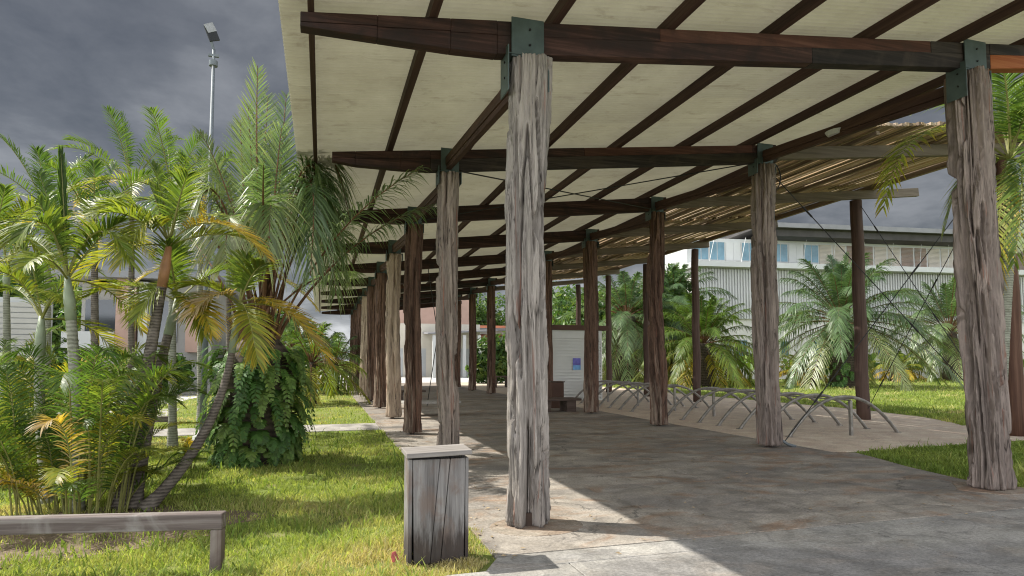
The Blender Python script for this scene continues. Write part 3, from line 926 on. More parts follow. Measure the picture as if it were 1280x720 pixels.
b = MB(); b.box(kx0 - .2, kx1 + .2, ky - .25, ky + 2.6, kz - .098, kz + .1); b.build('roof', M['fascia'], kk, bevel=.01, local=KO)
pc = at(721, 455, ky - .03)
b = MB(); b.box(pc.x - .17, pc.x + .17, ky - .032, ky - .024, pc.z - .24, pc.z + .24)
po = b.build('poster', plain('poster_violet', (.13, .12, .42), .5, 0, .35, 5), kk, local=KO)
b = MB(); b.box(pc.x - .17, pc.x + .17, ky - .036, ky - .033, pc.z - .24, pc.z - .05); b.build('poster_band', plain('poster_blue', (.16, .35, .62), .5, 0, .3, 6), po, local=KO)
b = MB()
for dz, w in ((.05, .2), (0, .24), (-.05, .18)): b.box(pc.x + .36 - w / 2 * .4, pc.x + .36 + w / 2 * .4, ky - .036, ky - .024, pc.z + .22 + dz - .02, pc.z + .22 + dz + .02)
b.build('handle', M['galv'], kk, local=KO)

# ------------------------------------------------------------------ lamp post on the left
lb = gnd(253, 552)
lp = thing('street_lamp', 'tall grey lamp post with a flat floodlight behind the palms', 'street lamp', (lb.x, lb.y, 0))
b = MB(); b.tube([(0, 0, .0), (0, 0, 3.0), (0, 0, 8.1)], [.066, .056, .03], 14); b.build('pole', M['pole'], lp, smooth=True)
b = MB(); b.tube([(0, 0, 0), (0, 0, .12)], [.2, .18], 16); b.build('base', M['white_paint'], lp)
b = MB(); b.tube([(0, 0, 7.75), (0, 0, 7.86)], .085, 12); b.tube([(0, 0, 8.1), (-.06, -.02, 8.3)], .03, 8)
b.box(-.1, .1, -.03, .03, 7.95, 8.0); b.build('clamp', M['pole'], lp)
b = MB(); b.bar((.02, -.02, 8.28), (-.10, -.07, 8.58), .21, .045, 0, (.3, -1, .2)); b.build('lamp_head', M['lamp_black'], lp, bevel=.01)
hd = lp.children[-1]
b = MB(); b.bar((-.025, -.06, 8.45), (-.105, -.105, 8.60), .19, .015, 0, (.3, -1, .2)); b.build('lens', M['lamp_glass'], hd)

# ------------------------------------------------------------------ vegetation builders
UP = np.array([0, 0, 1.0])


def nrm(a): return a / (np.linalg.norm(a, axis=-1, keepdims=True) + 1e-9)


class Foliage:
    def __init__(s): s.V, s.F, s.T, s.M, s.n = [], [], [], [], 0
    def push(s, V, F, T, mi):
        s.V.append(V); s.F.append(F + s.n); s.T.append(T); s.M.append(np.full(len(F), mi)); s.n += len(V)
    def build(s, name, mats, parent=None, local=(0, 0, 0), kind=None):
        V = np.concatenate(s.V) - np.array(local)
        o = np_obj(name, V, np.concatenate(s.F), mats, np.concatenate(s.M), parent, False, np.concatenate(s.T))
        return o


def frond(fo, p0, c, p1, n=36, L=.45, w=.035, droop=.25, vee=.35, t0=.18, tint=.3, tipt=.1, rr=.014, rng=None, mi=0, pm=1, seg=3, rough=.08, ang0=1.15, ang1=.45, spine=6):
    rng = rng or np.random.default_rng(1)
    p0, c, p1 = (np.array(q, float) for q in (p0, c, p1))
    bz = lambda t: (1 - t)[:, None] ** 2 * p0 + 2 * ((1 - t) * t)[:, None] * c + (t ** 2)[:, None] * p1
    dz = lambda t: nrm(2 * (1 - t)[:, None] * (c - p0) + 2 * t[:, None] * (p1 - c))
    # spine
    ts = np.linspace(0, 1, spine + 1); P = bz(ts); Tn = dz(ts)
    rad = rr * (1 - .85 * ts)
    s0 = np.cross(Tn, UP); s0[np.linalg.norm(s0, axis=1) < .05] = (1, 0, 0); s0 = nrm(s0); u0 = np.cross(s0, Tn)
    R = np.stack([P + s0 * rad[:, None], P + u0 * rad[:, None] * .8, P - s0 * rad[:, None], P - u0 * rad[:, None] * .8], 1).reshape(-1, 3)
    F = []
    for i in range(spine):
        for k in range(4): F.append((i * 4 + k, i * 4 + (k + 1) % 4, i * 4 + 4 + (k + 1) % 4, i * 4 + 4 + k))
    fo.push(R, np.array(F), np.tile([tint, .5], (len(R), 1)), pm)
    # leaflets
    t = np.linspace(t0, .985, n) + rng.uniform(-.006, .006, n)
    t = np.clip(np.concatenate([t, t + .004]), 0, 1); side = np.concatenate([np.ones(n), -np.ones(n)])
    P = bz(t); T = dz(t); S = np.cross(T, UP); bad = np.linalg.norm(S, axis=1) < .06; S[bad] = np.array([.8, .6, 0]); S = nrm(S); N = np.cross(S, T)
    m = len(t)
    q = (t - t0) / (1 - t0)
    ang = ang0 + (ang1 - ang0) * q + rng.uniform(-rough, rough, m)
    ve = vee + rng.uniform(-.15, .15, m)
    D = np.cos(ang)[:, None] * T + np.sin(ang)[:, None] * (S * (side * np.cos(ve))[:, None] + N * np.sin(ve)[:, None])
    ln = L * (np.sin(np.pi * (.14 + .80 * q)) ** .7) * rng.uniform(.85, 1.1, m)
    Wd = nrm(T - D * np.sum(T * D, 1, keepdims=True))
    sv = np.linspace(0, 1, seg + 1)
    wp = np.interp(sv, [0, .3, .65, 1], [.55, 1, .75, .06])
    dr = droop * rng.uniform(.6, 1.4, m)
    rows = []
    for k, sk in enumerate(sv):
        ce = P + D * (ln * sk)[:, None] - UP * (dr * ln * sk ** 2)[:, None]
        hw = Wd * (w * .5 * wp[k]) * np.ones((m, 1))
        rows.append(np.stack([ce - hw, ce + hw], 1))
    A = np.stack(rows, 1)                       # m, seg+1, 2, 3
    V = A.reshape(-1, 3); st = (seg + 1) * 2
    base = (np.arange(m) * st)[:, None]
    F = np.concatenate([np.concatenate([base + 2 * k, base + 2 * k + 1, base + 2 * k + 3, base + 2 * k + 2], 1) for k in range(seg)])
    va = rng.uniform(.15, .85, m)
    tt = np.clip(tint + rng.uniform(-.10, .10, m)[:, None] + tipt * sv[None, :] ** 2 + .15 * tipt * q[:, None], 0, 1)
    TT = np.stack([np.repeat(tt[:, :, None], 2, 2).reshape(-1), np.repeat(va, st)], 1)
    fo.push(V, F, TT, mi)


def crown(fo, top, nf, LL, rng, e0=80, e1=-10, dr=(.25, .6), tint=(.1, .5), old=.9, az0=0.0, spin=2.39996, **kw):
    top = np.array(top, float)
    for k in range(nf):
        f = k / max(1, nf - 1)
        el = math.radians(e0 + (e1 - e0) * f + rng.uniform(-7, 7)); az = az0 + spin * k + rng.uniform(-.25, .25)
        Lk = LL * rng.uniform(.85, 1.1) * (.75 + .25 * min(1, f * 3))
        d = np.array([math.cos(az) * math.cos(el), math.sin(az) * math.cos(el), math.sin(el)])
        dd = dr[0] + (dr[1] - dr[0]) * f
        c = top + d * Lk * .55 + UP * Lk * .06
        p1 = top + d * Lk * .92 - UP * dd * Lk
        tn = tint[0] + (tint[1] - tint[0]) * f ** 1.5
        if f > .86: tn = max(tn, old * rng.uniform(.6, 1.0))
        frond(fo, top, c, p1, tint=tn, rng=rng, **kw)


def trunk(pts, r0, r1, mat, parent, local, rings=.10, n=12, name='trunk', amp=.018):
    P = [Vector(p) for p in pts]
    # quadratic through 3 points, else polyline
    L = sum((P[i + 1] - P[i]).length for i in range(len(P) - 1))
    m = max(8, int(L / rings * 2))
    out, rs = [], []
    for k in range(m + 1):
        t_ = k / m
        if len(P) == 3: q = P[0] * (1 - t_) ** 2 + P[1] * 2 * t_ * (1 - t_) + P[2] * t_ ** 2
        else: q = P[0].lerp(P[-1], t_)
        out.append(q); rs.append((r0 + (r1 - r0) * t_) * (1 + (amp if k % 2 else -amp)) * (1 + .35 * max(0, 1 - t_ * 9)))
    b = MB(); b.tube(out, rs, n)
    return b.build(name, mat, parent, smooth=True, local=local)


# ---- areca style palm clump at the left
def areca(base, top, label, rt=(.06, .045), dark=True, shaft='shaft_green', n=8, L=1.5, seed=1, bend=(0, 0, 0), tint=(.25, .6), grp='slender palms in the left clump', extra=(), Lf=.42, shaft_len=.45):
    base, top = Vector(base), Vector(top); rng = np.random.default_rng(seed)
    r = thing('palm_tree', label, 'palm tree', tuple(base), 0, grp)
    d = (top - base); mid = base + d * .5 + Vector(bend)
    tdir = (top - mid).normalized()
    sh0 = top - tdir * shaft_len
    trunk([base, mid, sh0], rt[0], rt[1], M['trunk_dark'] if dark else M['trunk_grey'], r, base)
    b = MB(); b.tube([sh0 - tdir * .03, sh0 + tdir * shaft_len * .4, top], [rt[1] * 1.08, rt[1] * 1.14, rt[1] * .55], 12)
    b.build('crown_shaft', M[shaft], r, smooth=True, local=base)
    fo = Foliage()
    crown(fo, top - tdir * .04, n, L, rng, 78, 8, (.10, .42), tint, .8, az0=seed * 1.3, n=36, L=Lf * .82, w=.021, droop=.28, vee=.5, t0=.2, rr=.016, tipt=.14)
    for ex in extra:
        p1, cu, tn = ex[:3]; p1 = Vector(p1); c = top.lerp(p1, .45) + Vector((0, 0, cu))
        frond(fo, top, c, p1, n=44, L=Lf * .92, w=.023, droop=.32 if len(ex) < 4 else .0, vee=.4 if len(ex) < 4 else .1, t0=.2, tint=tn, rr=.017, tipt=.15, rng=rng, ang0=1.15 if len(ex) < 4 else ex[3], ang1=.45 if len(ex) < 4 else ex[3] * .6)
    fo.build('crown', [M['areca'], M['petiole_green']], r, tuple(base))
    return r


B = lambda u, v: gnd(u, v)
a0 = B(96, 640)
areca(a0, at(84, 345, a0.y), 'pale stemmed palm with an upright spear leaf at the middle of the left clump', (.062, .05), False, 'shaft_green', 5, 1.3, 3, (.02, .1, 0), (.25, .55),
      extra=[(at(76, 192, a0.y + .1), .0, .08, .16), (at(22, 300, a0.y - .5), .75, .35), (at(165, 330, a0.y - .5), .85, .42), (at(48, 215, a0.y + .3), .15, .15), (at(150, 248, a0.y + .5), .5, .4)])
a1 = B(60, 632)
areca(a1, at(52, 395, a1.y + .5), 'palm with a pale leaning stem left of the spear leaf palm', (.06, .05), False, 'shaft_green', 5, 1.25, 8, (-.15, .2, 0), (.3, .6),
      extra=[(at(-30, 345, a1.y), .5, .5), (at(5, 290, a1.y + .4), .5, .35)])
a2 = B(150, 636)
areca(a2, at(212, 303, a2.y + .2), 'palm on a dark ringed leaning trunk with an orange shaft below its crown', (.085, .05), True, 'shaft_orange', 6, 1.25, 12, (-.02, .1, -.1), (.3, .6), shaft_len=.5,
      extra=[(at(335, 322, a2.y - .4), .62, .80), (at(190, 205, a2.y + .3), .3, .3), (at(150, 330, a2.y - .4), .7, .55), (at(250, 218, a2.y + .6), .35, .25), (at(120, 262, a2.y), .4, .4)])
a3 = B(166, 637)
areca(a3, at(222, 372, a3.y + .7), 'shorter palm whose dark trunk stands close behind the orange shafted palm', (.08, .048), True, 'shaft_green', 5, 1.15, 21, (-.1, .1, -.15), (.25, .6),
      extra=[(at(255, 420, a3.y), .4, .5), (at(170, 400, a3.y + .2), .5, .45)])
a4 = B(180, 638)
areca(a4, at(300, 378, a4.y + .5), 'palm on a strongly slanting thin dark trunk with drooping yellow fronds', (.07, .038), True, 'shaft_green', 4, .9, 33, (.25, .0, -.45), (.35, .65), shaft_len=.6,
      extra=[(at(412, 455, a4.y - .3), .55, .82), (at(322, 452, a4.y - .3), .3, .6), (at(238, 392, a4.y), .3, .95), (at(330, 330, a4.y + .2), .2, .35)])
a5 = B(-25, 610)
areca(a5, at(-12, 330, a5.y), 'palm at the left frame edge with half hidden crown', (.085, .06), False, 'shaft_green', 7, 1.6, 41, (0, 0, 0), (.25, .6),
      extra=[(at(75, 262, a5.y - .2), .7, .45), (at(60, 330, a5.y - .3), .7, .55)])


def basal_clump(name, center, n, hmin, hmax, spread, label, seed, mat='areca', tint=(.05, .8), Lf=.33, w=.018, r0=.35, face=None, cat='shrub', grp=None):
    rng = np.random.default_rng(seed); fo = Foliage(); c0 = Vector(center)
    for k in range(n):
        az = rng.uniform(0, 6.283); rr = r0 * math.sqrt(rng.uniform(0, 1))
        p0 = np.array([c0.x + math.cos(az) * rr, c0.y + math.sin(az) * rr, 0.0])
        h = rng.uniform(hmin, hmax); sp = spread * rng.uniform(.35, 1.0)
        az2 = az + rng.uniform(-.7, .7)
        d = np.array([math.cos(az2), math.sin(az2), 0])
        p1 = p0 + d * sp + UP * h * rng.uniform(.75, 1.0); c = p0 + d * sp * .25 + UP * h * 1.08
        frond(fo, p0, c, p1, n=34, L=Lf * rng.uniform(.8, 1.15), w=w, droop=.35, vee=.4, t0=.22, tint=(tint[0] + (tint[1] - tint[0]) * rng.uniform(0, 1) ** 1.6) if rng.uniform(0, 1) > .1 else rng.uniform(.9, 1), rr=.012, rng=rng, tipt=.15)
    o = fo.build(name, [M[mat], M['petiole_green']], None)
    tag(o, label, cat, grp)
    return o


basal_clump('palm_shrub', B(92, 646), 62, .45, 1.9, .95, 'dense bushy palm shoots at the foot of the left palm clump', 5, r0=.5)
basal_clump('palm_shrub', B(20, 600), 42, .5, 1.9, 1.0, 'bushy palm shoots at the left edge behind the low rail', 6, r0=.55, tint=(.2, .65))
basal_clump('palm_shrub', Vector((-2.7, 9.4, 0)), 16, .7, 2.2, .9, 'tall loose palm shoots behind the dark leaning trunks', 7, r0=.4, tint=(.15, .7))

# ---- fern covered oil palm
gbase = Vector((-.97, 10.95, 0)); gp = thing('oil_palm', 'big palm with a fern covered stump and a fan of tall brown leaf stalks', 'palm tree', tuple(gbase))
b = MB(); b.tube([(0, 0, 0), (0, 0, .5), (.0, 0, 1.2), (.02, 0, 1.75), (.03, 0, 2.0)], [.52, .50, .55, .46, .25], 20)
b.build('trunk', M['bark'], gp, smooth=True)
rng = np.random.default_rng(77); fo = Foliage()
for k in range(560):
    az = rng.uniform(0, 6.283); z = rng.uniform(.05, 1.85) if k > 120 else rng.uniform(.02, .6); rb_ = .50
    d = np.array([math.cos(az), math.sin(az), 0]); tg = np.array([-math.sin(az), math.cos(az), 0]) * rng.uniform(-.25, .25)
    p0 = np.array(gbase) + d * rb_ + UP * z
    s = rng.uniform(.16, .56) * (1.0 if z > .6 else .6)
    p1 = p0 + (d * .75 + tg) * s - UP * s * rng.uniform(.35, .9); c = p0 + (d * .6 + tg * .5) * s + UP * s * .28
    frond(fo, p0, c, p1, n=11, L=.10 * rng.uniform(.8, 1.3), w=.05, droop=.2, vee=.1, t0=.1, tint=rng.uniform(.1, 1) , rr=.005, rng=rng, seg=2, spine=3, ang0=1.3, ang1=.8)
fo.build('fern_leaves', [M['fern'], M['petiole_green']], gp, tuple(gbase))
fo = Foliage(); gt = np.array(gbase) + UP * 1.85
yb = gbase.y
spec = [((322, 82), (316, 260), 0, .22, .0), ((358, 118), (345, 260), .5, .12, 0), ((412, 300), (392, 60), -.4, .1, .0), ((436, 268), (400, 60), .2, .25, 0),
        ((388, 345), (408, 80), -.9, .08, 0), ((240, 300), (262, 120), -.3, .3, 0), ((205, 262), (262, 130), .5, .2, 0), ((250, 165), (292, 230), .7, .3, 0),
        ((300, 150), (305, 260), 1.2, .2, 0), ((310, 130), (318, 270), .4, .25, 0), ((352, 160), (338, 270), -.4, .2, 0), ((335, 120), (325, 250), .9, .2, 0), ((405, 270), (395, 90), .5, .05, 0), ((425, 320), (412, 80), -.2, .1, 0), ((380, 310), (388, 90), .2, .05, 0), ((372, 260), (375, 130), 1.3, .15, 0), ((280, 330), (292, 170), -1.2, .45, 0),
        ((420, 370), (410, 150), .9, .2, 0), ((390, 190), (362, 240), 1.4, .3, 0), ((268, 210), (292, 200), 1.6, .25, 0), ((335, 330), (345, 120), -1.6, .3, 0), ((398, 178), (372, 220), .0, .97, 0)]
for (pt, pc_, dyy, tn, _) in spec:
    p1 = at(pt[0], pt[1], yb + dyy); c = at(pc_[0], pc_[1], yb + dyy * .5)
    off = rng.uniform(-.22, .22, 3); off[2] *= .5
    if pt[1] < 205 and pt[0] < 375:
        frond(fo, gt + off, c, p1, n=50, L=.60, w=.027, droop=.12, vee=.12, t0=.36, tint=min(1, tn + .2), tipt=.2, rr=.036, rng=rng, rough=.07, pm=1, spine=8, ang0=.95, ang1=.5)
    else:
        frond(fo, gt + off, c, p1, n=58, L=.70, w=.026, droop=.75, vee=.25, t0=.38, tint=min(1, tn + .22), tipt=.2, rr=.036, rng=rng, rough=.15, pm=1, spine=8)
for k in range(6):                                   # more of the crown, all round
    az = k * 2.4; el = math.radians(rng.uniform(52, 76)); L_ = rng.uniform(3.2, 4.4)
    d = np.array([math.cos(az) * math.cos(el), math.sin(az) * math.cos(el), math.sin(el)]); off = rng.uniform(-.22, .22, 3) * (1, 1, .4)
    frond(fo, gt + off, gt + d * L_ * .62, gt + d * L_ * .95 - UP * L_ * rng.uniform(.05, .45) + np.array([math.cos(az), math.sin(az), 0]) * L_ * .25, n=60, L=.62, w=.026, droop=.7, vee=.25, t0=.4, tint=rng.uniform(.1, .5), tipt=.15, rr=.034, rng=rng, rough=.22, spine=8)
for k in range(9):                                   # cut stubs of old stalks
    az = rng.uniform(0, 6.283); d = np.array([math.cos(az), math.sin(az), 0])
    q = gt + d * .2 - UP * .05; e_ = q + d * rng.uniform(.15, .4) + UP * rng.uniform(.4, .8)
    frond(fo, q, (q + e_) / 2, e_, n=2, L=.05, w=.02, t0=.9, tint=.9, rr=.055, rng=rng)
fo.build('crown', [M['oilpalm'], M['petiole']], gp, tuple(gbase))


def big_palm(base, h, n, L, label, seed, fern=False, trunk_r=.3, e1=-25, tint=(.1, .45), grp=None, mat='oilpalm', Lf=.6, nl=44, w=.05, cat='palm tree', name='palm_tree', e0=82):
    base = Vector(base); rng = np.random.default_rng(seed)
    r = thing(name, label, cat, tuple(base), rng.uniform(0, .5) * 0, grp)
    b = MB(); b.tube([(0, 0, 0), (.02, 0, h * .5), (0, 0, h)], [trunk_r * 1.15, trunk_r, trunk_r * .8], 14); b.build('trunk', M['bark'], r, smooth=True)
    fo = Foliage()
    crown(fo, base + Vector((0, 0, h - .1)), n, L, rng, e0, e1, (.15, .55), tint, .85, az0=seed, n=nl, L=Lf, w=w, droop=.6, vee=.2, t0=.2, rr=.04, rough=.15, tipt=.1)
    fo.build('crown', [M[mat], M['petiole']], r, tuple(base))
    if fern:
        fo = Foliage()
        for k in range(160):
            az = rng.uniform(0, 6.283); z = rng.uniform(.05, h * .95); d = np.array([math.cos(az), math.sin(az), 0])
            p0 = np.array(base) + d * trunk_r + UP * z; s = rng.uniform(.4, .9)
            p1 = p0 + d * .6 * s - UP * s * .7; c = p0 + d * .6 * s + UP * s * .2
            frond(fo, p0, c, p1, n=8, L=.2, w=.1, droop=.2, vee=.1, t0=.1, tint=rng.uniform(0, .6), rr=.01, rng=rng, seg=2, spine=3)
        fo.build('fern_leaves', [M['fern'], M['petiole_green']], r, tuple(base))
    return r


# palms behind the left clump
g1 = 'taller palms behind the left clump'
def stem_palm(u, v, Y, label, seed, L=2.0, n=12, tint=(.12, .5), Lf=.5, rt=(.075, .05), extra=()):
    tp = at(u, v, Y); areca((tp.x + .15, Y, 0), tp, label, rt, seed % 2 == 0, 'shaft_green', n, L, seed, (0, 0, 0), tint, g1, extra, Lf)
stem_palm(215, 240, 13.2, 'taller green palm rising behind the orange shafted palm', 51, 2.1, 9)
stem_palm(118, 285, 12.5, 'green palm crown between the spear leaf palm and the lamp post', 52, 1.9, 11)
stem_palm(8, 330, 13.5, 'green palm crown far back at the left edge', 53, 2.0, 11)
stem_palm(285, 335, 15.5, 'palm half hidden between lamp post and fern covered palm', 54, 2.0, 11, (.2, .65))
stem_palm(60, 262, 15.0, 'feathery palm crown rising behind the spear leaf palm', 55, 2.2, 12, (.05, .4))
stem_palm(165, 230, 15.5, 'high feathery palm crown left of the lamp post', 56, 2.3, 12, (.05, .4))
stem_palm(250, 262, 16.5, 'feathery palm crown just behind the lamp post', 57, 2.2, 12, (.05, .45))
basal_clump('palm_shrub', Vector((-5.6, 12.5, 0)), 46, .8, 2.9, 1.2, 'tall green palm thicket at the back of the left clump', 15, r0=.9, tint=(.05, .5))
basal_clump('palm_shrub', Vector((-7.6, 12.8, 0)), 46, .8, 3.0, 1.2, 'green palm thicket behind the left edge palm', 16, r0=.9, tint=(.05, .55))
big_palm(gnd(388, 505), 1.6, 22, 2.6, 'arching green palm by the path beyond the fern covered palm', 61, False, .2, -15, (.15, .6), None, 'areca', .55, 40, .045)
big_palm(gnd(418, 492), 1.5, 22, 2.8, 'feathery palm on the far lawn beside the left post row', 62, False, .2, -10, (.1, .5), None, 'oilpalm', .55, 40, .05)
big_palm(gnd(365, 488), 2.4, 20, 3.0, 'tall feathery palm at the back of the left lawn', 63, False, .22, -15, (.15, .5), None, 'oilpalm', .6, 36, .055)
big_palm((.35, 33.0, 0), .35, 22, 1.35, 'low spreading cycad on the far lawn by the left post row', 64, False, .22, 10, (.05, .3), None, 'fern', .28, 26, .04, 'shrub', 'cycad', 75)
# small tufts on the left lawn
basal_clump('palm_seedling', gnd(238, 588), 7, .2, .5, .35, 'tiny palm seedling on the grass before the fern covered palm', 71, r0=.05, Lf=.16, w=.016, cat='seedling')

# right hand palm by the reddish post
rp = at(1243, 500, 8.5); rp.z = 0; rt_ = at(1263, 200, 8.5)
rr_ = thing('palm_tree', 'palm with yellow edged fronds reaching past the broad right hand post', 'palm tree', tuple(rp))
trunk([rp, rp.lerp(rt_, .5), rt_ - Vector((0, 0, .9))], .12, .09, M['trunk_grey'], rr_, rp)
b = MB(); b.tube([rt_ - Vector((0, 0, .92)), rt_ - Vector((0, 0, .4)), rt_], [.105, .12, .05], 12); b.build('crown_shaft', M['shaft_green'], rr_, smooth=True, local=rp)
fo = Foliage(); rng = np.random.default_rng(88)
for (pt, pc_, dyy, tn) in [((1104, 262), (1135, 95), -1.6, .5), ((1300, 150), (1285, 110), -1.4, .15), ((1268, 330), (1290, 180), -1.5, .25), ((1250, 70), (1262, 110), -1.2, .1), ((1310, 260), (1300, 150), -2, .2), ((1150, 135), (1210, 100), .5, .2), ((1262, 30), (1255, 120), .4, .2), ((1330, 60), (1290, 90), .2, .2), ((1225, 70), (1245, 120), 1.0, .15),
                           ((1330, 200), (1300, 130), -.6, .3), ((1290, 320), (1305, 190), -.8, .5), ((1215, 330), (1225, 180), .8, .4), ((1345, 300), (1330, 170), .5, .5), ((1180, 290), (1205, 170), 1.2, .35), ((1290, 100), (1275, 130), -.8, .2), ((1240, 380), (1250, 230), -.4, .6)]:
    frond(fo, rt_, at(pc_[0], pc_[1], 8.5 + dyy * .35), at(pt[0], pt[1], 8.5 + dyy * .6), n=46, L=.55, w=.032, droop=.35, vee=.3, t0=.2, tint=tn, tipt=.25, rr=.025, rng=rng)
fo.build('crown', [M['areca'], M['petiole_green']], rr_, tuple(rp))

# palms on the right lawn
g2 = 'palms on the right lawn'
p_ = gnd(1055, 484)
big_palm(p_, 4.2, 62, 7.0, 'large feathery oil palm with fern wrapped trunk in the middle of the right lawn', 101, True, .75, -22, (.05, .4), g2, 'oilpalm', 1.0, 62, .06)
p_ = gnd(1004, 481)
big_palm(p_, .9, 26, 2.6, 'compact yellow green cycad before the white building', 102, False, .75, 5, (.4, .85), g2, 'areca', .5, 26, .08, 'shrub', 'cycad', 80)
p_ = at(1190, 476, 40); p_.z = 0
big_palm(p_, 4.2, 54, 7.4, 'wide oil palm half hidden behind the broad right hand post', 103, False, .6, -20, (.2, .65), g2, 'oilpalm', 1.0, 58, .062)
p_ = at(1122, 477, 40); p_.z = 0
big_palm(p_, .9, 22, 2.8, 'small dwarf palm between the two oil palms on the lawn', 104, False, .6, 0, (.3, .9), g2, 'areca', .5, 26, .08, 'palm tree')
p_ = at(784, 478, 42); p_.z = 0
big_palm(p_, 5.0, 56, 5.8, 'dark trunked palm with a skirt of yellowed fronds beyond the farther bicycle rack', 105, False, .8, -55, (.1, .6), g2, 'oilpalm', .9, 54, .065)
p_ = at(880, 480, 36); p_.z = 0
big_palm(p_, 2.8, 66, 5.4, 'dense arching palm bush in front of the ribbed wall', 106, False, .7, -35, (.1, .55), g2, 'areca', .8, 52, .06)
p_ = at(842, 476, 45); p_.z = 0
big_palm(p_, 6.2, 52, 6.0, 'tall blue green palm behind the dense palm bush', 107, False, .5, -25, (.0, .3), g2, 'oilpalm', .9, 54, .065)
p_ = at(740, 474, 55); p_.z = 0
big_palm(p_, 5.0, 46, 5.0, 'palm standing behind the white kiosk', 108, False, .5, -35, (.2, .6), g2, 'areca', .95, 36, .10)
p_ = at(700, 474, 58); p_.z = 0
big_palm(p_, 5.6, 40, 5.0, 'palm showing above the kiosk roof', 109, False, .5, -35, (.15, .6), g2, 'oilpalm', .95, 36, .10)


def leaf_bush(name, center, rx, ry, h, n, size, label, seed, mat='bush', cat='shrub', grp=None, z0=.0, tint=(0, .8), kind=None, lobes=7):
    rng = np.random.default_rng(seed); c = np.array(center, float)
    L_ = []
    for k in range(lobes):
        L_.append((rng.uniform(-.6, .6, 3) * (rx, ry, 0) + (0, 0, z0 + h * rng.uniform(.25, .72)), rng.uniform(.3, .55)))
    P, N = [], []
    per = n // lobes
    for (o, s) in L_:
        d = nrm(rng.normal(size=(per, 3))); rad = s * rng.uniform(.55, 1.08, (per, 1)) ** .6
        P.append(c + o + d * rad * (rx * 1.1, ry * 1.1, h * .75)); N.append(d)
    P = np.concatenate(P); N = np.concatenate(N); keep = P[:, 2] > z0; P, N = P[keep], N[keep]; m = len(P)
    N = nrm(N + rng.normal(scale=.6, size=(m, 3)) + UP * .4)
    A = nrm(np.cross(N, rng.normal(size=(m, 3)))); Bv = np.cross(N, A)
    s = size * rng.uniform(.6, 1.3, (m, 1))
    V = np.stack([P - A * s, P + Bv * s * .42, P + A * s - N * s * .3, P - Bv * s * .42], 1).reshape(-1, 3)
    F = np.arange(4 * m).reshape(m, 4)
    tt = np.stack([np.repeat(rng.uniform(tint[0], tint[1], m), 4), np.repeat(rng.uniform(.2, .9, m), 4)], 1)
    o = np_obj(name, V, F, [M[mat]], None, None, False, tt)
    return o


def broad_tree(base, h, rx, label, seed, n=5200, grp='broad leaved trees at the back', size=.32, tint=(0, .9)):
    base = Vector(base); rnd = random.Random(seed)
    r = thing('tree', label, 'tree', tuple(base), 0, grp)
    b = MB(); b.tube([(0, 0, 0), (.1, 0, h * .3), (0, .1, h * .6)], [h * .035, h * .026, h * .014], 10)
    for k in range(5):
        a = k * 1.257 + rnd.random(); b.tube([(0, 0, h * .28 + k * .3), (rx * .3 * math.cos(a), rx * .3 * math.sin(a), h * .5), (rx * .6 * math.cos(a), rx * .6 * math.sin(a), h * .66)], [h * .014, h * .01, h * .005], 7)
    b.build('trunk', M['bark'], r, smooth=True)
    o = leaf_bush('crown', (0, 0, 0), rx, rx, h * .78, n, size, None, seed, z0=h * .2, tint=tint, lobes=11)
    o.parent = r
    return r


# shrubs and hedges in the distance
sh = [((612, 470, 46), 2.6, 3.4, 'dark glossy shrub seen between the far posts', 201), ((640, 470, 50), 2.4, 4.2, 'tall dark shrub behind the timber bench', 202)]
for (u, v, Y), rx, h, lb_, sd in sh:
    q = at(u, 470, Y); o = leaf_bush('shrub', (q.x, Y, 0), rx, 1.6, h, 3000, .28, lb_, sd); tag(o, lb_, 'shrub')


for k, (x_, y_, rx_, h_, w_) in enumerate([(-15.5, 30.5, 2.2, 2.6, 'below the balcony of the salmon building'), (-11.3, 32.0, 1.8, 2.2, 'in front of the salmon building'), (-7.6, 33.5, 1.9, 2.4, 'right of the salmon pier'), (-4.2, 40, 2.0, 2.6, 'at the back of the left lawn'), (-20, 27, 2.4, 2.8, 'before the white slatted wall'), (-1.6, 46, 1.5, 2.4, 'at the end of the lawn by the farthest posts')]):
    lb_ = 'leafy green shrub ' + w_
    tag(leaf_bush('shrub', (x_, y_, 0), rx_, 1.3, h_, 2600, .2, lb_, 210 + k), lb_, 'shrub', 'shrubs before the left buildings')


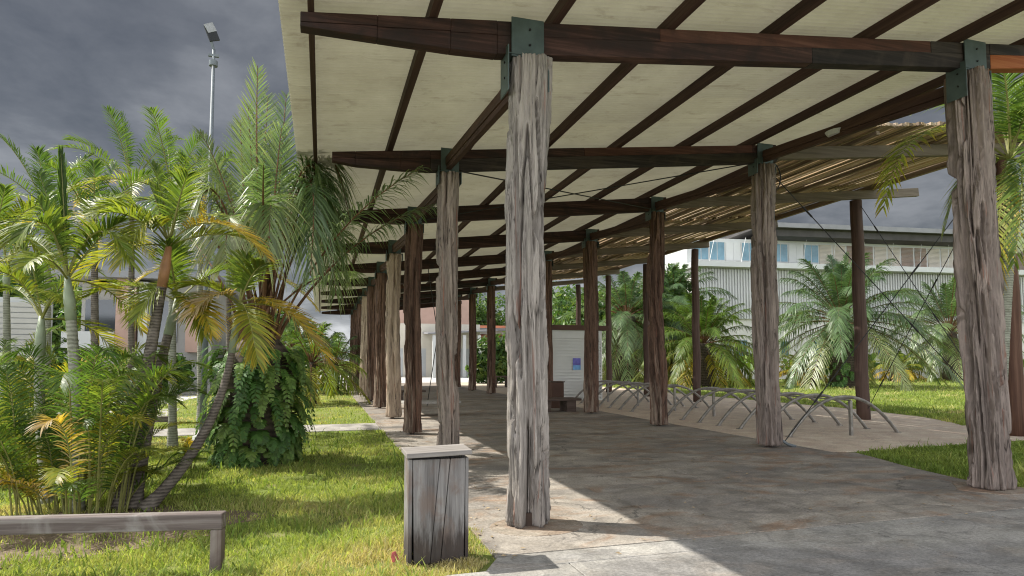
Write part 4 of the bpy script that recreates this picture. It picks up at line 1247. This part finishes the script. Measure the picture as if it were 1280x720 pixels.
def banana(u, Y, label, seed, h=2.2, grp='broad leaved plants along the white building'):
    q = at(u, 470, Y); rng = np.random.default_rng(seed); fo = Foliage()
    for k in range(9):
        az = k * 2.4 + rng.uniform(-.3, .3); el = rng.uniform(.5, 1.3); L = h * rng.uniform(.6, 1.0)
        p0 = np.array([q.x, Y, .0]) + rng.uniform(-.1, .1, 3) * (1, 1, 0)
        st = p0 + UP * h * rng.uniform(.2, .5)
        d = np.array([math.cos(az) * math.cos(el), math.sin(az) * math.cos(el), math.sin(el)])
        frond(fo, p0, st, st + d * L * .5, n=2, L=.02, w=.02, t0=.9, tint=.5, rr=.05, rng=rng, spine=3)
        s0 = st + d * L * .3; p1 = s0 + d * L * .6 - UP * L * .15; Sd = nrm(np.cross(d, UP)[None])[0]
        t = np.linspace(0, 1, 6); ce = s0 + (p1 - s0) * t[:, None] + UP * (L * .12 * np.sin(np.pi * t))[:, None]
        wd = L * .17 * np.sin(np.pi * (.08 + .88 * t)) ** .8
        V = np.stack([ce - Sd * wd[:, None] + UP * .03, ce, ce + Sd * wd[:, None] + UP * .03], 1).reshape(-1, 3)
        F = np.array([(i * 3 + j, i * 3 + j + 1, i * 3 + 4 + j, i * 3 + 3 + j) for i in range(5) for j in range(2)])
        fo.push(V, F, np.stack([np.full(len(V), rng.uniform(.2, 1)), np.full(len(V), rng.uniform(.3, .9))], 1), 0)
    o = fo.build('banana_plant', [M['fern'], M['petiole_green']])
    tag(o, label, 'plant', grp)


for k, u in enumerate((742, 756, 770, 800, 812, 900, 912, 925, 938, 948, 985, 1032, 1090, 1105, 1138, 1150, 1163, 1176, 1189, 1200, 1226, 1250, 1275)):
    banana(u, 45.0 + (k % 3) * 1.1, 'small broad leaved plant in the bed along the foot of the white building', 300 + k, 1.9 + .5 * ((k * 7) % 5) / 4)
q0, q1 = at(865, 470, 47.0), at(1330, 470, 47.0)

# ------------------------------------------------------------------ buildings behind
# white building with ribbed cladding on the right
fy = 50.0
fa = at(869, 330, fy); rot = -math.radians(7.0)
hb = thing('white_building', 'large white building with grey ribbed cladding and blue windows under a dark roof', 'building', (fa.x, fy, 0), rot)
SC = fa.x / at(869, 330, 52).x
W = 62.0
pxm = lambda v: at(869, v, fy).z                 # height of a picture row on the near corner
z_led, z_clad, z_win = pxm(329), pxm(398), pxm(425)
b = MB(); b.box(0, W, .35, 6, 0, z_led - .4); b.build('wall', M['white_wall'], hb)
b = MB(); x = .02
while x < W:
    b.box(x, x + .12, .04, .179, z_clad, z_led - .42); x += .28
b.box(0, W, .18, .348, z_clad + .01, z_led - .43)
b.build('cladding', M['cladding'], hb)
b = MB(); b.box(-.4, W, -1.0, 6, z_led - .398, z_led + .1); b.build('ledge', M['white_paint'], hb, bevel=.02)
b = MB(); b.box(-.35, W, .9, 5.9, z_led + .102, z_led + 2.55); b.build('upper_wall', M['white_paint'], hb)
b = MB(); b.box(7.5, W, -1.2, 7, z_led + 2.552, z_led + 3.2); b.box(5.5, W, -1.9, 7.5, z_led + 3.202, z_led + 3.5)
rf = b.build('roof', [M['dark_roof']], hb)
b = MB(); b.box(5.2, W, -2.05, -1.9, z_led + 3.18, z_led + 3.6); b.build('fascia', M['roof_grey'], rf)
nx = 0
for k in range(8):
    x0 = .2 + k * 1.62
    b = MB(); b.box(x0, x0 + 1.56, .80, .898, z_led + .45, z_led + 2.25)
    w_ = b.build('window', M['white_paint'], hb)
    b = MB(); b.box(x0 + .07, x0 + .74, .77, .798, z_led + .52, z_led + 2.18); b.box(x0 + .82, x0 + 1.49, .77, .798, z_led + .52, z_led + 2.18)
    b.build('pane', M['blue_glass'] if k % 4 != 2 else M['white_paint'], w_)
for k in range(22):
    x0 = 13.2 + k * 1.5
    b = MB()
    for j in range(16): b.box(x0, x0 + 1.3, .82, .895, z_led + .3 + j * .125, z_led + .3 + j * .125 + .09)
    b.build('louver', M['louver'] if k % 4 not in (2, 3) else M['louver_brown'], hb)
for k in range(16):                       # slanted roof struts
    x0 = 1.0 + k * 3.1
    b = MB(); b.bar((x0, -.8, z_led + .1), (x0 + .9, -.1, z_led + 2.5), .035, .035); b.build('strut', M['white_paint'], hb)
for u0, u1 in ((902.5, 913), (920, 931)):
    f0, f1 = at(u0, 436, fy), at(u1, 436, fy)
    xa, xb = f0.x - fa.x, f1.x - fa.x
    b = MB(); b.box(xa - .06, xb + .06, .28, .348, pxm(447) - .06, pxm(425) + .06); w_ = b.build('window', M['white_paint'], hb)
    b = MB(); b.box(xa, xb, .25, .278, pxm(447), pxm(425)); b.build('pane', M['teal_glass'], w_)
for k in range(12):
    x0 = 8.5 + k * 3.4
    b = MB(); b.box(x0, x0 + .9, .28, .348, pxm(447), pxm(425)); w_ = b.build('window', M['white_paint'], hb)
    b = MB(); b.box(x0 + .08, x0 + .82, .25, .278, pxm(446), pxm(426)); b.build('pane', M['teal_glass'], w_)
# lower wing continuing behind the palms
wg = thing('low_white_building', 'low white building wing behind the palms left of the ribbed wall', 'building', (fa.x - 17, 71, 0))
b = MB(); b.box(0, 27, 0, 8, 0, 5.2); b.build('wall', M['white_wall'], wg)
b = MB(); b.box(-.4, 27.4, -.6, 8.4, 5.202, 5.5); b.build('roof', M['roof_grey'], wg)
for k in range(8):
    b = MB(); b.box(1.2 + k * 3.2, 2.6 + k * 3.2, -.03, -.002, 1.2, 2.9); b.build('window', M['dark_glass'], wg)

# cream building at the end of the pavilion
ey = 66.0
c0, c1 = at(478, 430, ey), at(600, 430, ey)
eb = thing('cream_building', 'cream building with a salmon upper storey beyond the far end of the pavilion', 'building', (c0.x, ey, 0))
wE = c1.x - c0.x
b = MB(); b.box(0, wE, 0, 12, 0, 5.6); b.build('wall', M['cream_wall'], eb)
b = MB(); b.box(1.5, wE - 1, .8, 12, 5.602, 9.5); b.build('upper_wall', M['pink_wall'], eb)
b = MB(); v0 = .5
b.add([(wE * .4, -3.6, 4.35), (wE + 1, -3.6, 4.75), (wE + 1, -.01, 4.95), (wE * .4, -.01, 4.55), (wE * .4, -3.6, 4.5), (wE + 1, -3.6, 4.9), (wE + 1, -.01, 5.1), (wE * .4, -.01, 4.7)], HEX)
b.build('canopy', M['roof_grey'], eb)
for k in range(4):
    b = MB(); b.box(wE * (.45 + .15 * k), wE * (.45 + .15 * k) + .3, -3.4, -3.1, 0, 4.3); b.build('pillar', M['white_paint'], eb)
for k in range(4):
    b = MB(); b.box(1.0 + k * 2.4, 2.1 + k * 2.4, -.04, -.002, .1, 3.0); b.build('door', M['grey_wall'], eb)
rfb = at(632, 414, 70)
tb = thing('tile_roof_house', 'low house with a red brown roof behind the dark shrubs', 'house', (rfb.x, 70, 0))
b = MB(); b.box(-4, 9, 0, 8, 0, 4.2); b.build('wall', M['white_wall'], tb)
b = MB(); b.add([(-4.6, -1, 4.0), (9.6, -1, 4.0), (9.6, 9, 4.0), (-4.6, 9, 4.0), (-4.6, 4, 6.0), (9.6, 4, 6.0)], [(3, 2, 1, 0), (0, 1, 5, 4), (2, 3, 4, 5), (1, 2, 5), (3, 0, 4)])
b.build('roof', plain('red_brown_roof', (.22, .075, .04), .8, 0, .3, 2), tb)

# salmon and white building behind the left palms
ly = 36.0
l0, l1 = at(95, 420, ly), at(262, 420, ly)
lbd = thing('salmon_building', 'salmon and white building with a shaded balcony behind the left palms', 'building', (l0.x, ly, 0))
wL = l1.x - l0.x; zr = at(150, 352, ly).z; zf = at(150, 440, ly).z
b = MB(); b.box(0, wL, .6, 12, 0, zr); b.build('wall', M['dull_wall'], lbd)
p0_, p1_ = at(148, 400, ly).x - l0.x, at(172, 400, ly).x - l0.x
b = MB(); b.box(p0_, p1_, -.5, .598, zf, zr + .1); b.build('pier', M['pink_wall'], lbd)
b = MB(); b.box(p1_ + 2.2, wL - .5, 0, .598, zf, zr - 1.5); b.build('pier', M['pink_wall'], lbd)
b = MB(); b.box(-.5, p0_ - .05, -.4, .598, zf + .2, zf + 1.0); b.build('balcony', M['white_paint'], lbd)
b = MB(); b.box(.2, p0_ - .2, .5, .598, zf + 1.05, zr - .9); b.build('window', M['dark_glass'], lbd)
b = MB(); b.box(p1_ + .4, p1_ + 1.7, .5, .598, zf + .5, zr - .9); b.build('window', M['dark_glass'], lbd)
b = MB(); b.box(-1, wL + .5, -1, 12.5, zr + .102, zr + .42); b.build('roof', M['roof_grey'], lbd)
b = MB(); b.box(p1_ + .1, p1_ + .5, -.3, .598, 0, zr); b.build('column', M['white_paint'], lbd)
b = MB(); b.box(wL * .35, wL * .6, .5, .598, .2, 2.0); b.build('doorway', M['dark_glass'], lbd)
l2, l3 = at(-70, 430, 30), at(62, 430, 30)
lw = thing('slatted_wall', 'white slatted wall at the far left behind the palms', 'wall', (l2.x, 30, 0))
b = MB()
for k in range(17): b.box(0, l3.x - l2.x, 0, .06, .3 + k * .22, .3 + k * .22 + .18)
b.build('slats', M['dull_wall'], lw)
b = MB(); b.box(0, l3.x - l2.x, .065, .2, 0, 4.2); b.build('wall', M['grey_wall'], lw)

# tree line
far = [(-34, 62, 10, 5.5), (-24, 66, 11, 6), (-15, 64, 9, 5), (-9, 58, 8, 4.2), (-4.5, 55, 7, 3.6), (-12, 47, 6.5, 3.2), (-19, 52, 8, 4), (20, 78, 10, 5.5), (28, 74, 11, 6), (37, 76, 10, 5.5), (15, 82, 11, 6), (22.5, 50, 8.6, 3.2), (27.5, 57, 10, 3.6), (26.0, 44.5, 9.4, 3.0)]
pos = ['at the far left behind the houses', 'behind the white slatted wall', 'behind the salmon building', 'behind the low palms by the lawn', 'at the end of the left lawn', 'right of the salmon building',
       'between the slatted wall and salmon building', 'behind the red brown roof', 'behind the kiosk', 'behind the dark trunked palm', 'behind the cream building', 'left of the ribbed wall behind the palms', 'at the end wall of the white building', 'half hiding the near corner of the white building']
for k, ((x, y, h, rx), ps_) in enumerate(zip(far, pos)):
    broad_tree((x, y, 0), h, rx, 'green broad leaved tree ' + ps_, 400 + k)

# ------------------------------------------------------------------ grass


def grass(name, n, inside, ymin, ymax, xr, hgt, wid, seed, tint=(.1, .8)):
    rng = np.random.default_rng(seed)
    u = rng.uniform(0, 1, n * 3); y = 1 / (1 / ymin + u * (1 / ymax - 1 / ymin)); x0, x1 = xr(y)
    x = x0 + rng.uniform(0, 1, len(y)) * (x1 - x0)
    k = inside(x, y); x, y = x[k][:n], y[k][:n]; m = len(x)
    d = np.sqrt(x * x + y * y)
    cl = np.array([noise.noise(Vector((a * .9, b_ * .9, 3.3))) for a, b_ in zip(x, y)])
    cl2 = np.array([noise.noise(Vector((a * 4, b_ * 4, 7.3))) for a, b_ in zip(x, y)])
    bare = np.clip(1.15 - np.sqrt(((x + 2.2) / 1.6) ** 2 + ((y - 7.0) / 1.0) ** 2), 0, 1)
    keep = rng.uniform(0, 1, m) < np.clip(.75 + 1.1 * cl2 + .7 * cl, .08, 1) * (1 - .85 * np.clip(bare * 2.5, 0, 1)); x, y, d, cl, cl2 = x[keep], y[keep], d[keep], cl[keep], cl2[keep]; m = len(x)
    h = hgt * (rng.uniform(.5, 1.3, m) + (rng.uniform(0, 1, m) > .985) * 1.2) * (1 + .5 * cl2) * (1 + .01 * d); w = wid * (d / 6) ** .75 * rng.uniform(.7, 1.3, m)
    az = rng.uniform(0, 6.283, m); ln = rng.uniform(.15, 1.0, m) * h; a2 = rng.uniform(0, 6.283, m)
    P = np.stack([x, y, np.zeros(m)], 1); W = np.stack([np.cos(az), np.sin(az), np.zeros(m)], 1) * w[:, None] * .5
    Mi = P + np.stack([np.cos(a2) * ln * .35, np.sin(a2) * ln * .35, h * .6], 1); Tp = P + np.stack([np.cos(a2) * ln, np.sin(a2) * ln, h * .95], 1)
    V = np.stack([P - W, P + W, Mi + W * .8, Mi - W * .8, Tp], 1).reshape(-1, 3)
    b0 = np.arange(m)[:, None] * 5
    F = np.concatenate([np.concatenate([b0, b0 + 1, b0 + 2], 1), np.concatenate([b0, b0 + 2, b0 + 3], 1), np.concatenate([b0 + 3, b0 + 2, b0 + 4], 1)])
    dry = np.array([max(0.0, noise.noise(Vector((a * .45 + 4, b_ * .8, 1.7)))) for a, b_ in zip(x, y)])
    tn = np.clip(1.1 * dry + tint[0] + (tint[1] - tint[0]) * (.30 + .45 * cl + .35 * rng.uniform(0, 1, m)) + (rng.uniform(0, 1, m) > .93) * .3, 0, 1)
    TT = np.stack([np.repeat(tn, 5), np.repeat(rng.uniform(.2, .9, m), 5)], 1)
    o = np_obj(name, V, F, [M['grass']], None, None, False, TT)
    return o


o = grass('grass', 210000, lambda x, y: (x < np.where(y > 5.06, 1.38, 1.38 - (5.06 - y) * .9) + .05 * np.sin(y * 9.0) * np.sin(y * 2.3 + 1) + .02) & ~((y > 15.05) & (y < 16.95)) & ~((y < 4.75) & (x > .9)), 4.15, 46, lambda y: (-.58 * y - .2, np.full_like(y, 1.5)), .045, .0075, 1)
tag(o, 'mown sunlit green lawn left of the paving', 'grass', kind='stuff')
o = grass('weeds', 5200, lambda x, y: (x < 1.36) & ~((y > 15.05) & (y < 16.95)) & (y > 4.3) & ~((y < 5.1) & (x > .8)), 4.2, 20, lambda y: (-.58 * y - .2, np.full_like(y, 1.36)), .10, .016, 9, (-.3, .35))
tag(o, 'taller dark green weeds scattered through the left lawn', 'weeds', kind='stuff')
def in_r(x, y):
    strip = (y < 9.0 + .03 * (x - 8.8)) & (x > np.interp(y, [4.6, 5.7, 6.5, 7.5, 8.4, 9.0], [9.15, 8.45, 8.33, 8.53, 8.83, 8.95]))
    lawn = (x > np.interp(y, [11.7, 12.1, 14.2, 16.8, 48], [15.3, 15.4, 16.7, 17.25, 17.25])) & (y > 11.97)
    return strip | lawn
o = grass('grass', 130000, in_r, 5.0, 47, lambda y: (np.minimum(8.3, y * 2), 1.2 * y + 8), .075, .010, 2, (-.15, .55))
tag(o, 'rough green lawn right of the bicycle racks', 'grass', kind='stuff')

# dry leaves and grit blown over the paving
rng = np.random.default_rng(55); m = 330
x = np.concatenate([rng.uniform(1.4, 8.4, m - 130), 1.4 + rng.exponential(.25, 130)]); y = np.concatenate([1 / rng.uniform(1 / 22, 1 / 4.8, m - 130), rng.uniform(4.9, 20, 130)])
a = rng.uniform(0, 6.283, m); sz = rng.uniform(.008, .03, m) * (1 + y * .02)
U = np.stack([np.cos(a), np.sin(a), rng.uniform(-.2, .2, m)], 1) * sz[:, None]; W = np.stack([-np.sin(a), np.cos(a), rng.uniform(-.3, .3, m)], 1) * sz[:, None] * .4
P = np.stack([x, y, np.full(m, .034)], 1)
V = np.stack([P - U, P + W, P + U, P - W + UP * .006], 1).reshape(-1, 3)
o = np_obj('leaf_litter', V, np.arange(4 * m).reshape(m, 4), [M['dry_leaf']])
tag(o, 'dry leaf litter scattered over the paving', 'leaf litter', kind='stuff')

# fallen leaf on the grass
lf = gnd(493, 706)
b = MB()
b.add([(lf.x - .03, lf.y, .03), (lf.x, lf.y - .01, .02), (lf.x + .035, lf.y, .04), (lf.x + .01, lf.y + .02, .10), (lf.x - .02, lf.y + .015, .09),
       (lf.x - .03, lf.y + .008, .03), (lf.x, lf.y, .018), (lf.x + .035, lf.y + .008, .04), (lf.x + .01, lf.y + .026, .10), (lf.x - .02, lf.y + .022, .09)],
      [(0, 1, 2, 3, 4), (9, 8, 7, 6, 5)] + [(i, i + 5, (i + 1) % 5 + 5, (i + 1) % 5) for i in range(5)])
tag(b.build('fallen_leaf', M['dead_leaf']), 'small red fallen leaf in the grass before the wooden bin', 'leaf')
